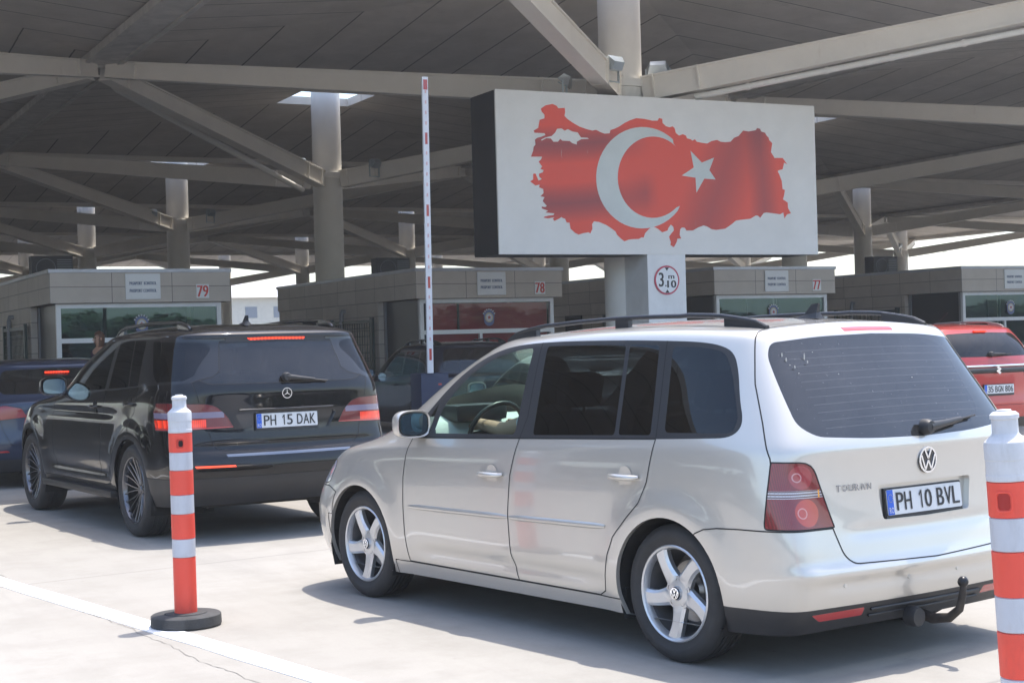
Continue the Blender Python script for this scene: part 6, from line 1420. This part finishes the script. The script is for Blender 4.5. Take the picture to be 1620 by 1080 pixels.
def lane_post(x, y, lean, label, z0=0.0, rot=0.0, holem=None, hang=-90-34):
    t = empty('lane_post', (x, y, z0), rot, label, 'post', 'red and white lane posts'); t.rotation_euler = (lean[1], lean[0], rot)
    MB().lathe([(0.0,0.002),(0.182,0.002),(0.190,0.010),(0.188,0.060),(0.180,0.066),(0.115,0.068),(0.112,0.074),(0.0,0.076)], 'z', 40).build('base', BASER, t, 40)
    r = 0.061; zs = [(0.07, 0.374, 0, .000), (0.374, 0.473, 1, .0012), (0.473, 0.607, 0, .002), (0.607, 0.710, 1, .0012), (0.710, 0.842, 0, .002), (0.842, 0.940, 1, .0012), (0.940, 1.045, 0, .002)]
    for z0_, z1_, k, e in zs:
        MB().lathe([(r+e-.004, z0_), (r+e, z0_+.003), (r+e, z1_-.003), (r+e-.004, z1_)], 'z', 40).build('red_section' if k == 0 else 'white_band', REDPL if k == 0 else WHPL, t, 30)
    top = MB().lathe([(r+.001,1.045),(r+.003,1.048),(r+.003,1.062),(r+.0015,1.064),(r+.0015,1.105),(r+.003,1.107),(r+.003,1.152),(r+.001,1.158),(.040,1.178),(.0375,1.184),(.0375,1.222),(.0415,1.225),(.0415,1.236),(.034,1.243),(.022,1.245),(.020,1.250),(0,1.251)], 'z', 40)
    top.build('white_top', WHCAP, t, 28)
    # rectangular grip hole, its inner shade painted as darker patches on the surface
    g = MB(); a0 = math.radians(hang); hw_ = .017
    pts = round_rect(-hw_, hw_, .965, 1.012, .010, 3); n = len(pts); K = 6; v = []
    for k in range(K+1):     # painted pocket shade: rows from bottom to top following the curve of the post
        zz = .965+.047*k/K; hh_ = hw_*(0.72 if k in (0, K) else 1)
        for q in range(7): a = a0+(-hh_+2*hh_*q/6)/r; v.append(((r+.0030)*math.cos(a), (r+.0030)*math.sin(a), zz))
    g.add(v, [(k*7+q, k*7+q+1, (k+1)*7+q+1, (k+1)*7+q) for k in range(K) for q in range(6)]); g.build('grip_hole_shade', holem or PKT_SHADE, t)
    if not holem:
        a1 = a0+.004/r; g = MB(); g.add([((r+.0042)*math.cos(a1+q/r), (r+.0042)*math.sin(a1+q/r), z_) for z_ in (.972, .980, .997, 1.005) for q in ((-.007, .007) if z_ in (.972, 1.005) else (-.011, .011))], [(0,1,3,2),(2,3,5,4),(4,5,7,6)]); g.build('hole_core_shade', HOLE_SHADE, t)
    v2 = []
    for px_, pz in pts:
        a = a0+px_*1.25/r; v2.append(((r+.0022)*math.cos(a), (r+.0022)*math.sin(a), .9885+(pz-.9885)*1.2))
    MB().tube([v2[i % n] for i in range(n+1)], .0035, 6, cap=False).build('hole_rim', REDPL, t, 50)
    return t
lane_post(2.238, 8.436, (R(-0.3), 0), 'red and white lane post on a round rubber base, in front of the black off-roader', hang=-108)
lane_post(3.396, 3.435, (R(-2.7), R(-0.6)), 'red and white striped lane post at the right edge, nearest to the camera', holem=pm('dark painted pocket shade', (0.36, 0.02, 0.015), 0.6), hang=-150)

# ------------------------------------------------------------------ raised barrier arm
ba = empty('barrier', (8.84, 20.1, 0.0), 0, 'raised white barrier arm with red reflectors on a dark blue cabinet', 'barrier')
MB().bevbox(-0.16, 0.26, -0.1, 0.28, 0.12, 1.09, 0.015).build('cabinet', NAVYM, ba, 40)
MB().bevbox(-0.18, 0.28, -0.12, 0.30, 0.0, 0.13, 0.01).build('plinth', KERB, ba)
am_ = MB().bevbox(-0.045, 0.045, -0.145, -0.105, 0, 4.10, 0.012).build('arm', pm('barrier white', (0.66, 0.66, 0.68), 0.4, var=0.05), ba, 40, (-0.03, 0, 1.09), (0, R(0.5), 0))
rr_ = random.Random(9)
z = .18; k = 0
while z < 4.0:
    big = (k % 6 == 0); MB().box(-0.018 if big else -0.010, 0.018 if big else 0.010, -0.149, -0.1455, z, z+(.16 if big else .045)).build('reflector', REFLECT if big else pm('pale red reflector', (0.62, 0.38, 0.37), 0.4) if 'pale red reflector' not in MATS else MATS['pale red reflector'], am_)
    z += .27 if big else .145; k += 1
MB().box(-0.03, 0.03, -0.149, -0.1455, 3.92, 4.06).build('reflector', REFLECT, am_)
MB().box(0.10, 0.15, -0.103, -0.099, 0.92, 0.945).build('warning_sticker', REFLECT, ba)

# ------------------------------------------------------------------ people
HAIR = pm('brown hair', (0.12, 0.055, 0.03), 0.6, var=0.3, vscale=30); GREYH = pm('grey hair', (0.45, 0.44, 0.42), 0.6, var=0.2, vscale=30)
PURP = pm('dark purple top', (0.045, 0.018, 0.05), 0.8, var=0.2); JEAN = pm('dark trousers', (0.03, 0.035, 0.055), 0.85); SHIRT = pm('pale shirt', (0.45, 0.47, 0.5), 0.8)
def skinned(name, joints, edges, mat, parent, sub=2, root=0):
    me = bpy.data.meshes.new(name); me.from_pydata([j[0] for j in joints], edges, []); o = bpy.data.objects.new(name, me); COL.objects.link(o)
    o.modifiers.new('s', 'SKIN'); 
    for i, j in enumerate(joints):
        sv = me.skin_vertices[0].data[i]; r = j[1]; sv.radius = r if isinstance(r, tuple) else (r, r); sv.use_root = (i == root)
    sd = o.modifiers.new('d', 'SUBSURF'); sd.levels = sub; sd.render_levels = sub
    dg = bpy.context.evaluated_depsgraph_get(); dg.update(); m2 = bpy.data.meshes.new_from_object(o.evaluated_get(dg)); bpy.data.objects.remove(o); bpy.data.meshes.remove(me)
    m2.name = name; m2.materials.clear(); m2.polygons.foreach_set('use_smooth', [True]*len(m2.polygons)); m2.polygons.foreach_set('material_index', [0]*len(m2.polygons))
    return link(name, m2, mat, parent)
def head_parts(t, c, face_dir, hair, body, long_hair=False):
    """c = head centre; face, ears, hair as children"""
    d = Vector(face_dir).normalized(); s_ = Vector((d.y, -d.x, 0)).normalized(); u = Vector((0, 0, 1)); c = Vector(c)
    def P(a, b, h): return (c + d*a + s_*b + u*h)[:]
    mb = MB(); mb.tube([P(.086, 0, .01), P(.112, 0, -.022), P(.088, 0, -.034)], .012, 8, rr=[.007, .013, .010]); mb.build('nose', SKIN, body, 60)
    for b in (-.032, .032): MB().lathe([(0, -.011), (.008, -.007), (.011, 0), (.008, .007), (0, .011)], 'z', 10, P(.078, b, .012)).build('eye', pm('eye dark', (.03,.02,.02), .2) if 'eye dark' not in MATS else MATS['eye dark'], body, 60)
    MB().tube([P(.084, -.022, -.062), P(.092, 0, -.060), P(.084, .022, -.062)], .006, 8).build('mouth', pm('lips', (.35,.12,.1), .5) if 'lips' not in MATS else MATS['lips'], body, 60)
    for b in (-1, 1): MB().lathe([(0, -.028), (.016, -.02), (.02, 0), (.018, .02), (0, .03)], 'z', 10, P(-.005, b*.078, -.005)).build('ear', SKIN, body, 60)
    # hair: uneven cap
    bm = bmesh.new(); bmesh.ops.create_icosphere(bm, subdivisions=4, radius=1.0); rn = random.Random(2)
    for v in bm.verts:
        q = v.co.copy(); rr = .104 + .006*math.sin(q.x*17+q.z*9)*math.cos(q.y*13)
        lo = .20 if long_hair else .0
        z = q.z*.118 if q.z > -.2 else (-.2*.118 + (q.z+.2)*(.118+lo))
        v.co = c + d*(q.x*rr*.98-.018) + s_*(q.y*rr*.88) + u*(z+.025)
    fd_ = [f for f in bm.faces if (f.calc_center_median()-c).dot(d) > .035 and (f.calc_center_median()-c).z < .075 or (f.calc_center_median()-c).z < (-.16 if long_hair else -.045)]
    bmesh.ops.delete(bm, geom=fd_, context='FACES'); me = bpy.data.meshes.new('hair'); bm.to_mesh(me); bm.free(); me.polygons.foreach_set('use_smooth', [True]*len(me.polygons)); link('hair', me, hair, t)
def person(x, y, z, rz, label, hair, topm, legm, long_hair):
    t = empty('person', (x, y, z), rz, label, 'person')
    J = [((0,0,.95),(.14,.11)),((0,0,1.10),(.13,.10)),((0,0,1.28),(.15,.105)),((0,.0,1.40),(.11,.08)),((.01,0,1.47),(.048,.048)),((.02,0,1.53),(.055,.06)),((.02,0,1.62),(.080,.092)),((.015,0,1.70),(.055,.06)),
         ((0,.17,1.385),(.055,.055)),((-.02,.23,1.12),(.042,.042)),((.12,.20,.95),(.032,.032)),((.17,.18,.90),(.03,.018)),((0,-.17,1.385),(.055,.055)),((-.02,-.23,1.12),(.042,.042)),((.14,-.18,1.0),(.032,.032)),((.19,-.16,.99),(.03,.018)),
         ((0,.09,.88),(.095,.10)),((.02,.10,.50),(.062,.066)),((0,.10,.10),(.042,.046)),((0,-.09,.88),(.095,.10)),((-.03,-.10,.50),(.062,.066)),((-.06,-.10,.10),(.042,.046)),
         ((.05,.10,.04),(.04,.035)),((.14,.11,.03),(.04,.025)),((-.01,-.10,.04),(.04,.035)),((.08,-.11,.03),(.04,.025))]
    E_ = [(0,1),(1,2),(2,3),(3,4),(4,5),(5,6),(6,7),(3,8),(8,9),(9,10),(10,11),(3,12),(12,13),(13,14),(14,15),(0,16),(16,17),(17,18),(0,19),(19,20),(20,21),(18,22),(22,23),(21,24),(24,25)]
    fing = []
    for hi, sy in ((11, 1), (15, -1)):
        b = Vector(J[hi][0])
        for k, (dy, L) in enumerate(((-.024,.062),(-.008,.072),(.008,.068),(.022,.055))):
            i = len(J); J.append(((b.x+.035, b.y+dy, b.z-.002), .010)); J.append(((b.x+.035+L*.6, b.y+dy*1.1, b.z-.014), .009)); J.append(((b.x+.035+L*.85, b.y+dy*1.1, b.z-.042), .008)); E_ += [(hi, i), (i, i+1), (i+1, i+2)]
        i = len(J); J.append(((b.x+.01, b.y-sy*.035, b.z-.005), .011)); J.append(((b.x+.045, b.y-sy*.05, b.z-.025), .009)); E_ += [(hi, i), (i, i+1)]
    body = skinned('body', J, E_, SKIN, t)
    cl = [(p, (r[0]+.014, r[1]+.014) if isinstance(r, tuple) else r) for p, r in J]
    skinned('top', [cl[i] for i in (0,1,2,3,8,9,12,13)] + [((.07,.215,1.03),(.05,.05)), ((.07,-.20,1.05),(.05,.05))], [(0,1),(1,2),(2,3),(3,4),(4,5),(3,6),(6,7),(5,8),(7,9)], topm, t)
    skinned('trousers', [cl[0]] + [cl[i] for i in (16,17,18,19,20,21)], [(0,1),(1,2),(2,3),(0,4),(4,5),(5,6)], legm, t)
    MB().bevbox(-.05, .20, .05, .15, 0, .07, .03).bevbox(-.11, .14, -.15, -.05, 0, .07, .03).build('shoes', BLACKP, t, 60)
    head_parts(t, (.025, 0, 1.615), (1, 0, 0), hair, body, long_hair); return t
person(6.15, 28.6, 0.14, R(200), 'woman with brown shoulder-length hair and a dark purple top standing at booth 79', HAIR, PURP, JEAN, True)
# driver of the silver carrier: local frame of the car, seated, hands on the wheel
dr = empty('driver', (1.06, 0.37, 0.0)); 
ch, sh = math.cos(R(90+10.22)), math.sin(R(90+10.22))
def c2w(x, y): return (4.7236 + x*ch - y*sh, 6.2629 + x*sh + y*ch)
dr.location = (*c2w(1.50, 0.37), 0.0); dr.rotation_euler = (0, 0, R(100.22)); dr.name = 'person'
tag(dr, 'driver of the silver people carrier with forearm stretched to the steering wheel', 'person')
dr['seated'] = True
J = [((.02,0,.62),(.15,.12)),((-.03,0,.78),(.14,.11)),((-.06,0,.96),(.16,.11)),((-.07,0,1.07),(.12,.085)),((-.05,0,1.14),(.05,.05)),((-.035,0,1.19),(.055,.06)),((-.03,0,1.27),(.082,.095)),((-.035,0,1.345),(.055,.06)),
     ((-.05,.17,1.05),(.055,.055)),((.14,.20,1.0),(.046,.046)),((.58,.06,1.02),(.034,.034)),((.70,.03,.985),(.036,.020)),((-.05,-.17,1.05),(.055,.055)),((.10,-.23,.92),(.042,.042)),((.34,-.17,.97),(.032,.032)),((.47,-.15,1.0),(.034,.018)),
     ((.10,.10,.60),(.095,.09)),((.50,.12,.66),(.065,.065)),((.80,.12,.33),(.045,.045)),((.10,-.10,.60),(.095,.09)),((.50,-.12,.66),(.065,.065)),((.80,-.12,.33),(.045,.045)),((.92,.12,.36),(.04,.03)),((.92,-.12,.36),(.04,.03))]
E_ = [(0,1),(1,2),(2,3),(3,4),(4,5),(5,6),(6,7),(3,8),(8,9),(9,10),(10,11),(3,12),(12,13),(13,14),(14,15),(0,16),(16,17),(17,18),(0,19),(19,20),(20,21),(18,22),(21,23)]
for hi, sy in ((11, 1), (15, -1)):
    b = Vector(J[hi][0])
    for k, dz in enumerate((-.024, -.008, .008, .024)):
        i = len(J); J.append(((b.x+.04, b.y, b.z+dz), .010)); J.append(((b.x+.075, b.y-sy*.015, b.z+dz), .0095)); J.append(((b.x+.07, b.y-sy*.045, b.z+dz), .009)); E_ += [(hi, i), (i, i+1), (i+1, i+2)]
    i = len(J); J.append(((b.x+.02, b.y-sy*.03, b.z+.03), .011)); J.append(((b.x+.05, b.y-sy*.05, b.z+.035), .009)); E_ += [(hi, i), (i, i+1)]
bd = skinned('body', J, E_, SKIN, dr)
cl = [(p, (r[0]+.015, r[1]+.015) if isinstance(r, tuple) else r) for p, r in J]
skinned('shirt', [cl[i] for i in (0,1,2,3,8,12)] + [((.04,.195,1.02),(.060,.060)), ((.04,-.215,.98),(.060,.060))], [(0,1),(1,2),(2,3),(3,4),(3,5),(4,6),(5,7)], SHIRT, dr)
skinned('trousers', [cl[0]] + [cl[i] for i in (16,17,18,19,20,21)], [(0,1),(1,2),(2,3),(0,4),(4,5),(5,6)], JEAN, dr)
head_parts(dr, (-.025, 0, 1.265), (1, 0, 0), GREYH, bd)
